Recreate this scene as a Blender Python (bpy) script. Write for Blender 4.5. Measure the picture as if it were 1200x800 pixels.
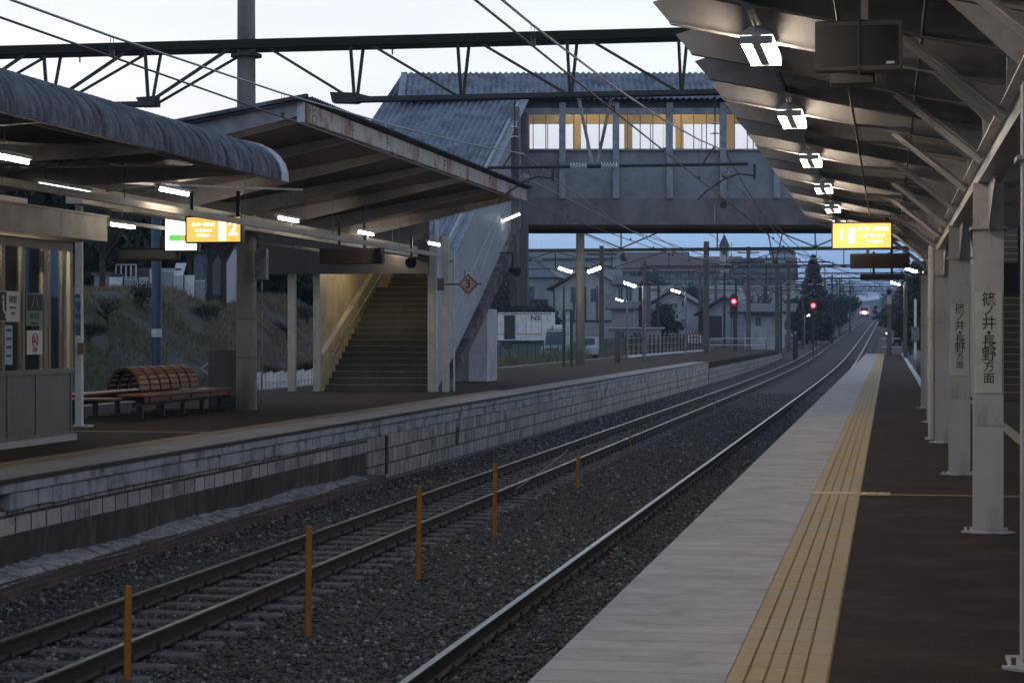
import bpy, math, random
import numpy as np
from mathutils import Vector, Matrix
random.seed(7); rng = np.random.default_rng(7)
S = bpy.context.scene
for o in list(bpy.data.objects): bpy.data.objects.remove(o)
C = S.collection
# ------------------------------------------------------------ camera, sky, light, exposure
TH = math.atan(441/2400); FP = 2400.0
cam = bpy.data.cameras.new('camera'); camo = bpy.data.objects.new('camera', cam); C.objects.link(camo)
camo.location = (0, 0, 1.5); PIT = -math.atan(11/FP)
camo.rotation_euler = (math.pi/2+PIT, 0, TH)
cam.sensor_width = 36; cam.lens = FP/1200*36; cam.clip_start = .1; cam.clip_end = 6000
S.camera = camo
w = bpy.data.worlds.new("World"); S.world = w; w.use_nodes = True
nt = w.node_tree; nt.nodes.clear(); N = nt.nodes.new; L = nt.links.new
wo = N('ShaderNodeOutputWorld'); bg = N('ShaderNodeBackground'); bg2 = N('ShaderNodeBackground'); ad = N('ShaderNodeAddShader')
sk = N('ShaderNodeTexSky'); sk.sky_type = 'NISHITA'; sk.sun_disc = False; sk.sun_elevation = math.radians(6); sk.sun_rotation = math.radians(-25)
bg2.inputs[1].default_value = .004; L(sk.outputs[0], bg2.inputs[0])
tc = N('ShaderNodeTexCoord'); sp = N('ShaderNodeSeparateXYZ'); L(tc.outputs['Generated'], sp.inputs[0])
cr = N('ShaderNodeValToRGB'); L(sp.outputs[2], cr.inputs[0]); e = cr.color_ramp.elements
stops = [(0,(.12,.20,.38)),(.022,(.22,.38,.72)),(.048,(.30,.55,.92)),(.068,(.56,.76,1.0)),(.09,(.84,.89,1.0)),(.13,(.93,1.0,1.06)),(.2,(.90,.99,1.10)),(.45,(.40,.51,.73)),(1,(.17,.235,.38))]
while len(e) < len(stops): e.new(.5)
for el, (p, c) in zip(e, stops): el.position = p; el.color = (*c, 1)
# brighter towards where the sun went down (ahead), dimmer behind; faint streaks of high cloud
mr = N('ShaderNodeMapRange'); mr.inputs[1].default_value = -1; mr.inputs[2].default_value = .9; mr.inputs[3].default_value = 1.0; mr.inputs[4].default_value = 1.0
L(sp.outputs[1], mr.inputs[0])
mp = N('ShaderNodeMapping'); mp.inputs['Scale'].default_value = (3, 3, 16); L(tc.outputs['Generated'], mp.inputs[0])
cn = N('ShaderNodeTexNoise'); cn.inputs['Scale'].default_value = 2.2; cn.inputs['Detail'].default_value = 4; L(mp.outputs[0], cn.inputs[0])
mr2 = N('ShaderNodeMapRange'); mr2.inputs[1].default_value = .3; mr2.inputs[2].default_value = .7; mr2.inputs[3].default_value = .93; mr2.inputs[4].default_value = 1.06
L(cn.outputs[0], mr2.inputs[0])
mu = N('ShaderNodeMath'); mu.operation = 'MULTIPLY'; L(mr.outputs[0], mu.inputs[0]); L(mr2.outputs[0], mu.inputs[1])
L(cr.outputs[0], bg.inputs[0]); L(mu.outputs[0], bg.inputs[1]); L(bg.outputs[0], ad.inputs[0]); L(bg2.outputs[0], ad.inputs[1]); L(ad.outputs[0], wo.inputs[0])
sl = bpy.data.lights.new('sun', 'SUN'); sl.energy = .12; sl.angle = math.radians(25); sl.color = (.75, .85, 1)
so = bpy.data.objects.new('sun', sl); so.rotation_euler = (math.radians(-48), 0, math.radians(25)); so.location = (0, 0, 60); C.objects.link(so)
S.view_settings.view_transform = 'Standard'; S.view_settings.look = 'None'; S.view_settings.exposure = 0; S.view_settings.gamma = 1
# ------------------------------------------------------------ helpers
_F = Vector((-math.sin(TH)*math.cos(PIT), math.cos(TH)*math.cos(PIT), math.sin(PIT)))
_R = Vector((math.cos(TH), math.sin(TH), 0)); _U = _R.cross(_F)
def ray(x, y): return _F+_R*((x-600)/FP)+_U*((400-y)/FP)
def at(x, y, d): return Vector((0, 0, 1.5))+ray(x, y)*d           # photo measurement -> world point at distance d
def onX(x, y, X): r = ray(x, y); return Vector((0, 0, 1.5))+r*(X/r.x)
def onY(x, y, Y): r = ray(x, y); return Vector((0, 0, 1.5))+r*(Y/r.y)
def onZ(x, y, Z=0): r = ray(x, y); return Vector((0, 0, 1.5))+r*((Z-1.5)/r.z)
def rise(y): return .0145*(math.log1p(math.exp(min((y-150)/22, 60)))*22 if y < 1200 else y-150) if y < 1200 else .0145*1050
def sst(a, b, x): t = min(1, max(0, (x-a)/(b-a))); return t*t*(3-2*t)
def ground(x, y):
    z = -1.42+rise(y)
    z += .75*sst(-17, -21, x)
    emb = 3.7*sst(-20.3, -28.5, x)*sst(112, 92, y)
    z += emb*(1+.03*math.sin(y*.9)+.03*math.sin(x*1.7+y*.4))
    z += .6*sst(1.5, 6, x)
    return z
class MB:
    def __init__(s): s.V = []; s.F = []
    def add(s, vs, fs):
        b = len(s.V); s.V += [tuple(v) for v in vs]; s.F += [tuple(b+i for i in f) for f in fs]; return s
    def box(s, x0, x1, y0, y1, z0, z1):
        x0, x1 = sorted((x0, x1)); y0, y1 = sorted((y0, y1)); z0, z1 = sorted((z0, z1))
        return s.add([(x0,y0,z0),(x1,y0,z0),(x1,y1,z0),(x0,y1,z0),(x0,y0,z1),(x1,y0,z1),(x1,y1,z1),(x0,y1,z1)],
                     [(0,3,2,1),(4,5,6,7),(0,1,5,4),(1,2,6,5),(2,3,7,6),(3,0,4,7)])
    def bbox(s, x0, x1, y0, y1, z0, z1, b=.01):                     # box with chamfered vertical and top edges
        x0, x1 = sorted((x0, x1)); y0, y1 = sorted((y0, y1)); z0, z1 = sorted((z0, z1))
        def ring(i, z): return [(x0+i+b,y0+i,z),(x1-i-b,y0+i,z),(x1-i,y0+i+b,z),(x1-i,y1-i-b,z),(x1-i-b,y1-i,z),(x0+i+b,y1-i,z),(x0+i,y1-i-b,z),(x0+i,y0+i+b,z)]
        vs = ring(b, z0)+ring(0, z0+b)+ring(0, z1-b)+ring(b, z1); fs = [tuple(range(7,-1,-1)), tuple(range(24,32))]
        for k in range(3):
            for i in range(8): j = (i+1) % 8; fs.append((k*8+i, k*8+j, k*8+8+j, k*8+8+i))
        return s.add(vs, fs)
    def bar(s, p, q, w, h=None, up=(0,0,1)):
        h = w if h is None else h; p = Vector(p); q = Vector(q); d = (q-p).normalized(); u = Vector(up)
        if abs(d.dot(u)) > .98: u = Vector((1,0,0)) if abs(d.x) < .9 else Vector((0,1,0))
        a = d.cross(u).normalized(); b = a.cross(d).normalized(); vs = []
        for c in (p, q):
            for i, j in ((-1,-1),(1,-1),(1,1),(-1,1)): vs.append(c+a*(i*w/2)+b*(j*h/2))
        return s.add(vs, [(3,2,1,0),(4,5,6,7),(0,1,5,4),(1,2,6,5),(2,3,7,6),(3,0,4,7)])
    def tube(s, p, q, r, r2=None, n=10, cap=True):
        r2 = r if r2 is None else r2; p = Vector(p); q = Vector(q); d = (q-p).normalized()
        u = Vector((0,0,1)) if abs(d.z) < .95 else Vector((1,0,0)); a = d.cross(u).normalized(); b = a.cross(d); vs = []
        for c, rr in ((p, r), (q, r2)):
            for i in range(n): t = 2*math.pi*i/n; vs.append(c+a*(rr*math.cos(t))+b*(rr*math.sin(t)))
        fs = [(i, (i+1) % n, n+(i+1) % n, n+i) for i in range(n)]
        if cap: fs += [tuple(range(n-1,-1,-1)), tuple(range(n, 2*n))]
        return s.add(vs, fs)
    def path(s, pts, r, n=6):
        for a, b in zip(pts[:-1], pts[1:]): s.tube(a, b, r, n=n)
        return s
    def prism(s, pts, axis, a0, a1):                                 # pts: 2-D outline in the plane across the axis
        def m(u, v, a): return {'x': (a, u, v), 'y': (u, a, v), 'z': (u, v, a)}[axis]
        n = len(pts); vs = [m(u, v, a0) for u, v in pts]+[m(u, v, a1) for u, v in pts]
        return s.add(vs, [tuple(range(n-1,-1,-1)), tuple(range(n, 2*n))]+[(i, (i+1) % n, n+(i+1) % n, n+i) for i in range(n)])
    def ball(s, c, r, n=10, m=6, sq=(1,1,1)):
        c = Vector(c); vs = [c+Vector((0,0,-r*sq[2]))]
        for j in range(1, m):
            t = math.pi*j/m
            for i in range(n): p = 2*math.pi*i/n; vs.append(c+Vector((r*sq[0]*math.sin(t)*math.cos(p), r*sq[1]*math.sin(t)*math.sin(p), -r*sq[2]*math.cos(t))))
        vs.append(c+Vector((0,0,r*sq[2]))); fs = [(0, 1+(i+1) % n, 1+i) for i in range(n)]
        for j in range(m-2):
            for i in range(n): a = 1+j*n+i; b = 1+j*n+(i+1) % n; fs.append((a, b, b+n, a+n))
        e = len(vs)-1; fs += [(e, e-n+i, e-n+(i+1) % n) for i in range(n)]
        return s.add(vs, fs)
    def quad(s, a, b, c, d): return s.add([a, b, c, d], [(0,1,2,3)])
    def mesh(s, name, off=(0,0,0)):
        me = bpy.data.meshes.new(name); V = np.array(s.V, dtype=float).reshape(-1, 3)-np.array(off)
        me.from_pydata(V.tolist(), [], s.F); me.update(); return me
def smooth(o, ang=40):
    for p in o.data.polygons: p.use_smooth = True
    try: o.data.set_sharp_from_angle(angle=math.radians(ang))
    except Exception: pass
    return o
def chain(p):
    v = Vector((0,0,0))
    while p is not None: v += p.location; p = p.parent
    return v
def thing(name, label, cat, loc=(0,0,0), group=None, rz=0):
    o = bpy.data.objects.new(name, None); o.empty_display_size = .2; C.objects.link(o); o.location = loc; o.rotation_euler = (0,0,rz)
    o['label'] = label; o['category'] = cat
    if group: o['group'] = group
    return o
def part(name, mb, mat, parent, label=None, local=False, sm=None):
    off = (0,0,0) if local else chain(parent)
    me = mb.mesh(name, off) if isinstance(mb, MB) else mb
    o = bpy.data.objects.new(name, me); C.objects.link(o); o.parent = parent
    if mat: me.materials.append(mat)
    if label: o['label'] = label
    if sm: smooth(o, sm)
    return o
def solo(name, mb, mat, label, cat, group=None, sm=None):
    V = np.array(mb.V); c = V.mean(0); c[2] = V[:,2].min()
    o = bpy.data.objects.new(name, mb.mesh(name, c)); C.objects.link(o); o.location = c; o.data.materials.append(mat)
    o['label'] = label; o['category'] = cat
    if group: o['group'] = group
    if sm: smooth(o, sm)
    return o
def struct(name, mb, mat, kind='structure', sm=None):
    o = bpy.data.objects.new(name, mb.mesh(name)); C.objects.link(o); o.data.materials.append(mat); o['kind'] = kind
    if sm: smooth(o, sm)
    return o
def dup(root, d, label=None, group=None):
    r = root.copy(); C.objects.link(r); r.location = root.location+Vector(d)
    if label: r['label'] = label
    if group: r['group'] = group
    for ch in list(root.children):
        c = ch.copy(); C.objects.link(c); c.parent = r
        for g in list(ch.children): k = g.copy(); C.objects.link(k); k.parent = c
    return r
def corr(mb, prof, a0, a1, pitch, amp, axis='y', seg=6):
    """corrugated sheet: profile points (u, v) swept along the axis, ridges following the profile"""
    n = max(2, int((a1-a0)/pitch*seg)); P = [Vector((p[0], p[1])) for p in prof]; m = len(P); nr = []
    for i in range(m):
        t = (P[min(i+1, m-1)]-P[max(i-1, 0)]).normalized(); nr.append(Vector((-t.y, t.x)))
    vs = []; fs = []
    for k in range(n+1):
        a = a0+(a1-a0)*k/n; o = amp*math.cos(2*math.pi*(a-a0)/pitch)
        for i in range(m):
            q = P[i]+nr[i]*o; vs.append((q.x, a, q.y) if axis == 'y' else (a, q.x, q.y))
    for k in range(n):
        for i in range(m-1): b = k*m+i; fs.append((b, b+1, b+m+1, b+m))
    mb.add(vs, fs); return mb
# ------------------------------------------------------------ materials
def srgb(r, g, b): return tuple((c/255/12.92 if c/255 <= .04045 else ((c/255+.055)/1.055)**2.4) for c in (r, g, b))
def M(name, c, c2=None, scale=6, rough=.7, bump=0, bscale=None, metal=0, dirt=None, dscale=.7, dlo=.45, dhi=.7, stretch=(1,1,1), spec=None):
    m = bpy.data.materials.new(name); m.use_nodes = True; t = m.node_tree; b = t.nodes['Principled BSDF']
    n = t.nodes.new; l = t.links.new; b.inputs['Roughness'].default_value = rough; b.inputs['Metallic'].default_value = metal
    if spec is not None: b.inputs['Specular IOR Level'].default_value = spec
    if c2 is None: c2 = tuple(x*.8 for x in c)
    co = n('ShaderNodeTexCoord'); mpn = n('ShaderNodeMapping'); mpn.inputs['Scale'].default_value = stretch; l(co.outputs['Object'], mpn.inputs[0])
    no = n('ShaderNodeTexNoise'); no.inputs['Scale'].default_value = scale; no.inputs['Detail'].default_value = 5; no.inputs['Roughness'].default_value = .6; l(mpn.outputs[0], no.inputs[0])
    mr = n('ShaderNodeMapRange'); mr.inputs[1].default_value = .35; mr.inputs[2].default_value = .65; l(no.outputs[0], mr.inputs[0])
    mx = n('ShaderNodeMix'); mx.data_type = 'RGBA'; mx.inputs[6].default_value = (*c, 1); mx.inputs[7].default_value = (*c2, 1); l(mr.outputs[0], mx.inputs[0]); out = mx.outputs[2]
    if dirt:
        n2 = n('ShaderNodeTexNoise'); n2.inputs['Scale'].default_value = dscale; n2.inputs['Detail'].default_value = 7; n2.inputs['Roughness'].default_value = .7; l(mpn.outputs[0], n2.inputs[0])
        r2 = n('ShaderNodeMapRange'); r2.inputs[1].default_value = dlo; r2.inputs[2].default_value = dhi; l(n2.outputs[0], r2.inputs[0])
        m2 = n('ShaderNodeMix'); m2.data_type = 'RGBA'; l(r2.outputs[0], m2.inputs[0]); l(out, m2.inputs[6]); m2.inputs[7].default_value = (*dirt, 1); out = m2.outputs[2]
    l(out, b.inputs['Base Color'])
    if bump:
        nb = n('ShaderNodeTexNoise'); nb.inputs['Scale'].default_value = bscale or scale*4; nb.inputs['Detail'].default_value = 4; l(mpn.outputs[0], nb.inputs[0])
        bp = n('ShaderNodeBump'); bp.inputs['Strength'].default_value = bump; bp.inputs['Distance'].default_value = .02; l(nb.outputs[0], bp.inputs['Height']); l(bp.outputs[0], b.inputs['Normal'])
    return m
def E(name, c, s):
    m = bpy.data.materials.new(name); m.use_nodes = True; b = m.node_tree.nodes['Principled BSDF']
    b.inputs['Base Color'].default_value = (*c, 1); b.inputs['Emission Color'].default_value = (*c, 1); b.inputs['Emission Strength'].default_value = s; return m
def brick(name, c1, c2, mortar, plane='yz', bw=.5, bh=.25, mort=.012, dirt=(.02,.02,.02), dscale=1.2, dlo=.5, dhi=.75, rough=.85, off=.5, bump=.6, shift=(0,0)):
    m = bpy.data.materials.new(name); m.use_nodes = True; t = m.node_tree; b = t.nodes['Principled BSDF']; n = t.nodes.new; l = t.links.new
    b.inputs['Roughness'].default_value = rough
    co = n('ShaderNodeTexCoord'); s = n('ShaderNodeSeparateXYZ'); l(co.outputs['Object'], s.inputs[0]); k = n('ShaderNodeCombineXYZ')
    ax = {'x': 0, 'y': 1, 'z': 2}; l(s.outputs[ax[plane[0]]], k.inputs[0]); l(s.outputs[ax[plane[1]]], k.inputs[1])
    mpn = n('ShaderNodeMapping'); mpn.inputs['Location'].default_value = (*shift, 0); l(k.outputs[0], mpn.inputs[0])
    br = n('ShaderNodeTexBrick'); br.offset = off; br.inputs['Scale'].default_value = 1; br.inputs['Brick Width'].default_value = bw; br.inputs['Row Height'].default_value = bh
    br.inputs['Mortar Size'].default_value = mort; br.inputs['Mortar Smooth'].default_value = .3; br.inputs['Color1'].default_value = (*c1, 1); br.inputs['Color2'].default_value = (*c2, 1); br.inputs['Mortar'].default_value = (*mortar, 1)
    l(mpn.outputs[0], br.inputs[0]); out = br.outputs[0]
    for sc, d, lo, hi in ((dscale, dirt, dlo, dhi), (dscale*9, tuple(x*.6 for x in c1), .5, .8)):
        n2 = n('ShaderNodeTexNoise'); n2.inputs['Scale'].default_value = sc; n2.inputs['Detail'].default_value = 6; n2.inputs['Roughness'].default_value = .7; l(co.outputs['Object'], n2.inputs[0])
        r2 = n('ShaderNodeMapRange'); r2.inputs[1].default_value = lo; r2.inputs[2].default_value = hi; l(n2.outputs[0], r2.inputs[0])
        m2 = n('ShaderNodeMix'); m2.data_type = 'RGBA'; l(r2.outputs[0], m2.inputs[0]); l(out, m2.inputs[6]); m2.inputs[7].default_value = (*d, 1); out = m2.outputs[2]
    l(out, b.inputs['Base Color'])
    bp = n('ShaderNodeBump'); bp.inputs['Strength'].default_value = bump; bp.inputs['Distance'].default_value = .01; bp.invert = True
    l(br.outputs[1], bp.inputs['Height']); l(bp.outputs[0], b.inputs['Normal']); return m
def glass(name, c=(.8,.85,.9), rough=.03, mix=.75):
    m = bpy.data.materials.new(name); m.use_nodes = True; t = m.node_tree; t.nodes.clear(); n = t.nodes.new; l = t.links.new
    o = n('ShaderNodeOutputMaterial'); mx = n('ShaderNodeMixShader'); tr = n('ShaderNodeBsdfTransparent'); tr.inputs[0].default_value = (*c, 1)
    g = n('ShaderNodeBsdfGlossy'); g.inputs['Roughness'].default_value = rough; fr = n('ShaderNodeFresnel'); fr.inputs[0].default_value = 1.5
    l(fr.outputs[0], mx.inputs[0]); l(tr.outputs[0], mx.inputs[1]); l(g.outputs[0], mx.inputs[2]); l(mx.outputs[0], o.inputs[0]); return m
rust = (.16,.06,.03)
cream = M('cream_paint', (.50,.45,.38), (.42,.37,.31), 3, .5, .15, dirt=(.2,.15,.11), dscale=1.3, dlo=.52, dhi=.8)
creamP = M('column_paint', (.50,.46,.43), (.42,.38,.355), 3, .45, .15, dirt=(.2,.15,.12), dscale=3.2, dlo=.54, dhi=.78, stretch=(1,1,.45))
roofbrown = M('rafter_paint', (.38,.35,.335), (.29,.265,.25), 3, .75, .3, dirt=(.17,.135,.115), dscale=2.6, dlo=.54, dhi=.8)
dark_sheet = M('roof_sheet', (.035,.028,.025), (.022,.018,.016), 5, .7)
asph = M('platform_asphalt', (.056,.035,.027), (.026,.017,.014), 60, .85, .5, 160, dirt=(.078,.053,.041), dscale=1.6, dlo=.45, dhi=.75, stretch=(1,1.25,1), spec=.1)
white_tile = brick('coping_tiles', (.375,.33,.31), (.31,.27,.255), (.13,.11,.10), 'xy', 7, .30, .008, (.21,.175,.16), 2.3, .44, .66, .6, 0, .4)
old_tile = brick('worn_coping_tiles', (.30,.275,.255), (.25,.23,.215), (.12,.10,.09), 'xy', .45, .30, .008, (.15,.12,.10), .8, .45, .8, .8, 0, .4)
yellow = M('tactile_yellow', (.47,.305,.115), (.39,.25,.095), 12, .75, .3, 60, dirt=(.37,.30,.20), dscale=1.6, dlo=.40, dhi=.64)
yellowln = M('yellow_line', (.42,.25,.07), (.32,.19,.06), 8, .8)
conc = M('concrete', (.27,.27,.27), (.2,.2,.2), 3, .85, .4, 30, dirt=(.07,.065,.06), dscale=1.5)
conc_pole = M('pole_concrete', (.13,.118,.11), (.085,.078,.072), 3, .85, .3, 30, dirt=(.07,.06,.055), dscale=1.1, stretch=(1,1,.3))
slab = M('coping_slab', (.42,.43,.46), (.30,.31,.34), 2.5, .85, .5, 20, dirt=(.10,.095,.10), dscale=2.6, dlo=.5, dhi=.66, stretch=(1,1,.6))
blocks = brick('concrete_blocks', (.46,.43,.405), (.27,.25,.24), (.035,.03,.028), 'yz', .36, .272, .016, (.09,.08,.075), 1.7, .50, .70, shift=(0,.01), off=.5, bump=1)
blocks_col = brick('small_grey_blocks', (.48,.45,.43), (.30,.28,.27), (.02,.018,.017), 'yz', .40, .5, .018, (.07,.062,.057), 2.0, .5, .72, shift=(0,0), off=.5, bump=1)
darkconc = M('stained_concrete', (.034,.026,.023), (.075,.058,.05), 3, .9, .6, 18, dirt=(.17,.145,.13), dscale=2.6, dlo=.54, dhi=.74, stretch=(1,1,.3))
brickdk = brick('old_dark_brick', (.125,.078,.062), (.08,.055,.047), (.16,.135,.12), 'yz', .22, .065, .008, (.02,.017,.016), 1.5, .45, .8, bump=.9)
ledge_m = M('ledge_mortar', (.34,.335,.335), (.19,.185,.185), 9, .95, .5, 22, dirt=(.10,.09,.085), dscale=4.5, dlo=.46, dhi=.6)
ballast_m = M('ballast_bed', (.035,.033,.033), (.055,.05,.048), 25, .95, 1, 40)
railside = M('rail_rust', (.050,.032,.024), (.030,.021,.018), 9, .75, .3, dirt=(.02,.016,.014), dscale=3)
railtop = M('rail_head', (.42,.42,.43), (.34,.34,.35), 2, .30, metal=1)
railtop2 = M('rail_head_dull', (.30,.28,.27), (.2,.185,.18), 6, .38, metal=1)
sleeper_m = M('concrete_sleeper', (.15,.145,.14), (.10,.095,.09), 9, .9, .4, dirt=(.045,.04,.038), dscale=4)
steel = M('galvanised_steel', (.23,.25,.28), (.15,.165,.19), 4, .5, metal=.3, dirt=(.06,.06,.065), dscale=2)
darksteel = M('dark_steel', (.022,.026,.028), (.04,.042,.042), 5, .65)
mossy = M('mossy_steel', (.012,.018,.010), (.02,.018,.016), 9, .95, .8, 30)
wirem = M('wire', (.30,.31,.33), (.24,.25,.26), 5, .45, metal=.5)
wired = M('contact_wire', (.03,.03,.032), (.04,.03,.03), 5, .5)
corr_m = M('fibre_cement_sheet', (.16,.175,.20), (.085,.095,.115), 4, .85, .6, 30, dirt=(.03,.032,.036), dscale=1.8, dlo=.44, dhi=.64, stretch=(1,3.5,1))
lamplit_pole = M('lamplit_pole_concrete', (.25,.225,.205), (.18,.162,.15), 3, .8, .3, 30, dirt=(.08,.07,.065), dscale=1.1, stretch=(1,1,.3))  # pole concrete again, paler: the lamplight on it is put into the colour
corr_r = M('bridge_roof_sheet', (.25,.285,.34), (.15,.17,.21), 2.2, .8, .3, 30, dirt=(.06,.07,.08), dscale=1.3, dlo=.48, dhi=.7)
bridge_w = M('bridge_wall_panel', (.25,.265,.30), (.20,.215,.245), 2.5, .75, .3, 60, dirt=(.14,.145,.155), dscale=1.1)
bridge_g = M('bridge_girder_concrete', (.21,.21,.215), (.15,.15,.155), 1.5, .85, .4, 20, dirt=(.05,.048,.048), dscale=.8, dlo=.45, dhi=.72, stretch=(1,1,.5))
trimb = M('pale_blue_trim', (.30,.33,.38), (.24,.265,.31), 3, .6, dirt=(.14,.14,.15), dscale=2)
whitepanel = brick('white_wall_panel', (.37,.385,.41), (.34,.355,.38), (.25,.27,.3), 'yz', .45, 9, .008, (.22,.22,.24), .8, .5, .9, .6, 0, .3)
yellowwood = M('bridge_interior_paint', (.70,.50,.18), (.62,.43,.14), 3, .5)
stairwall = M('stair_wall_cream', (.52,.44,.29), (.45,.38,.245), 2, .6, .1, dirt=(.28,.23,.15), dscale=1)
rustw = M('rusty_white_fascia', (.42,.38,.36), (.34,.30,.28), 2, .6, .3, dirt=(.20,.085,.05), dscale=1.15, dlo=.5, dhi=.62)
lightweb = M('light_gusset_paint', (.50,.53,.58), (.42,.45,.5), 2, .6, dirt=(.25,.25,.26), dscale=1.4)
woodslat = M('bench_wood', (.23,.085,.032), (.15,.052,.02), 8, .42, .2, dirt=(.08,.03,.015), dscale=3, stretch=(.5,4,4))
black = M('black_metal', (.012,.011,.011), (.02,.018,.017), 6, .5)
orange = M('marker_post_paint', (.42,.16,.012), (.32,.115,.01), 9, .6, .2, dirt=(.10,.05,.02), dscale=4, dlo=.55)
panelgrey = M('waiting_room_panel', (.17,.155,.145), (.14,.13,.12), 3, .55, .1)
fasciagrey = M('waiting_room_fascia', (.30,.275,.25), (.26,.24,.215), 2, .55, dirt=(.17,.15,.13), dscale=1)
alu = M('brown_aluminium', (.22,.19,.15), (.18,.155,.125), 4, .45, metal=.3)
curtain = M('beige_curtain', (.55,.46,.28), (.46,.38,.22), 5, .85)
winglass = glass('window_glass', (.97,.98,.98))
whitep = M('white_paint', (.72,.72,.72), (.64,.64,.64), 3, .5, dirt=(.4,.4,.4), dscale=2)
white2 = M('white_plate', (.62,.58,.52), (.56,.52,.46), 3, .5)
inkb = M('black_ink', (.015,.013,.012), (.02,.018,.016), 3, .6)
redink = M('red_ink', (.5,.04,.025), (.45,.035,.02), 3, .6)
blueink = M('blue_enamel', (.03,.13,.32), (.03,.11,.27), 3, .4)
greenp = M('green_paint', (.02,.085,.03), (.02,.065,.025), 3, .5)
signplate = M('column_sign_plate', (.60,.56,.48), (.53,.49,.42), 2, .45, dirt=(.36,.32,.25), dscale=1.5)
grass_m = M('embankment_grass', (.06,.09,.035), (.11,.09,.06), .5, .95, .8, 12, dirt=(.028,.026,.016), dscale=2)
blade_g = M('green_blades', (.07,.13,.035), (.12,.15,.06), .6, .9); blade_b = M('dry_blades', (.28,.205,.14), (.14,.10,.07), .6, .9)
earth = M('ground_soil', (.060,.055,.050), (.045,.045,.038), .6, .95, .4, 8, dirt=(.04,.05,.03), dscale=.15)
leaf_d = M('dark_evergreen_leaves', (.018,.030,.018), (.030,.045,.026), 2, .8); leaf_m = M('olive_leaves', (.04,.05,.025), (.055,.06,.03), 2, .8)
bark = M('bark', (.05,.04,.033), (.03,.025,.022), 8, .9, .6)
tubeM = E('fluorescent_tube', (1,.88,.72), 66); tubeC = E('cool_tube', (.93,.97,1), 16); lampW = E('lit_lamp', (1,.93,.78), 60)
tubeK = E('kiosk_tube', (1,.90,.68), 150); tubeY = E('bridge_tube', (1,.84,.54), 60)
signY = E('lit_sign_face', (1,.56,.13), 1.05); signW = E('lit_white_face', (.93,1,.95), 2.2); signT = E('lit_sign_lettering', (1,.95,.75), 2.6); sigG = E('lit_green_band', (.13,.68,.12), 1.0); sigO = E('lit_orange_block', (.85,.34,.05), 1.0)
redL = E('red_lens', (1,.02,.035), 26); headL = E('headlamp', (1,.97,.92), 60); redS = E('small_red_lamp', (1,.05,.12), 8)
def text_mb(s, size, depth=.004):
    cu = bpy.data.curves.new('lettering', 'FONT'); cu.body = s; cu.size = size; cu.align_x = 'CENTER'; cu.align_y = 'CENTER'; cu.extrude = depth/2; cu.resolution_u = 3; cu.offset = size*(.012 if s.isascii() else .005)
    o = bpy.data.objects.new('lettering', cu); C.objects.link(o); dg = bpy.context.evaluated_depsgraph_get(); dg.update()
    me = bpy.data.meshes.new_from_object(o.evaluated_get(dg)); mb = MB(); mb.add([v.co[:] for v in me.vertices], [tuple(p.vertices) for p in me.polygons])
    bpy.data.objects.remove(o); bpy.data.meshes.remove(me); return mb
def text_on(s, size, c, facing='-y', name='lettering', mat=None, parent=None, depth=.004, sx=1):
    """flat lettering standing at world point c and read from direction facing"""
    mb = text_mb(s, size, depth); V = []
    for x, y, z in mb.V:
        x *= sx
        if facing == '-y': V.append((c[0]+x, c[1]-z, c[2]+y))
        elif facing == '+x': V.append((c[0]+z, c[1]+x, c[2]+y))
    mb.V = V; return part(name, mb, mat or inkb, parent)
# ============================================================ THE SETTING
def gridmesh(xs, ys, zf):
    mb = MB(); nx = len(xs); vs = [(x, y, zf(x, y)) for y in ys for x in xs]
    mb.add(vs, [(j*nx+i, j*nx+i+1, (j+1)*nx+i+1, (j+1)*nx+i) for j in range(len(ys)-1) for i in range(nx-1)]); return mb
xs = [-1100,-800,-400,-250,-160,-110,-80,-60,-50,-42,-36,-32]+[-30+.6*i for i in range(24)]+[-15,-12,-9,-6,-3,0,1.5,3,4.5,6,10,20,40,80,160,400,1100]
ys = [-100,-30,0,10]+[18+2.5*i for i in range(44)]+[135+15*i for i in range(30)]+[600,700,800,1000,1200,1400]
struct('ground', gridmesh(xs, ys, ground), earth, sm=30)
# ballast bed under the tracks, humped gently; real stones on top
def bedz(x, y):
    z = -1.265+rise(y)
    z -= .05*math.exp(-((x+4.85)/.7)**2)
    z += .10*sst(-7.75, -8.6, x) if y < 400 else 0
    return z
bxs = [-9.2,-8.6,-8.2,-7.75,-7.3,-6.2,-5.6,-4.85,-4.2,-3.5,-2.4,-1.9,-1.5]
struct('ballast_bed', gridmesh(bxs, [5+2*i for i in range(80)]+[170+15*i for i in range(60)], bedz), ballast_m, sm=40)
struct('siding_ballast', gridmesh([-60,-40,-24,-20,-17,-14,-11,-9.2], [172+12*i for i in range(70)], lambda x, y: -1.30+rise(y)+.05*sst(-17,-21,x)), ballast_m)
def icos():
    t = (1+5**.5)/2; V = np.array([(-1,t,0),(1,t,0),(-1,-t,0),(1,-t,0),(0,-1,t),(0,1,t),(0,-1,-t),(0,1,-t),(t,0,-1),(t,0,1),(-t,0,-1),(-t,0,1)], float)/1.9
    Fc = np.array([(0,11,5),(0,5,1),(0,1,7),(0,7,10),(0,10,11),(1,5,9),(5,11,4),(11,10,2),(10,7,6),(7,1,8),(3,9,4),(3,4,2),(3,2,6),(3,6,8),(3,8,9),(4,9,5),(2,4,11),(6,2,10),(8,6,7),(9,8,1)]); return V, Fc
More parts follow.
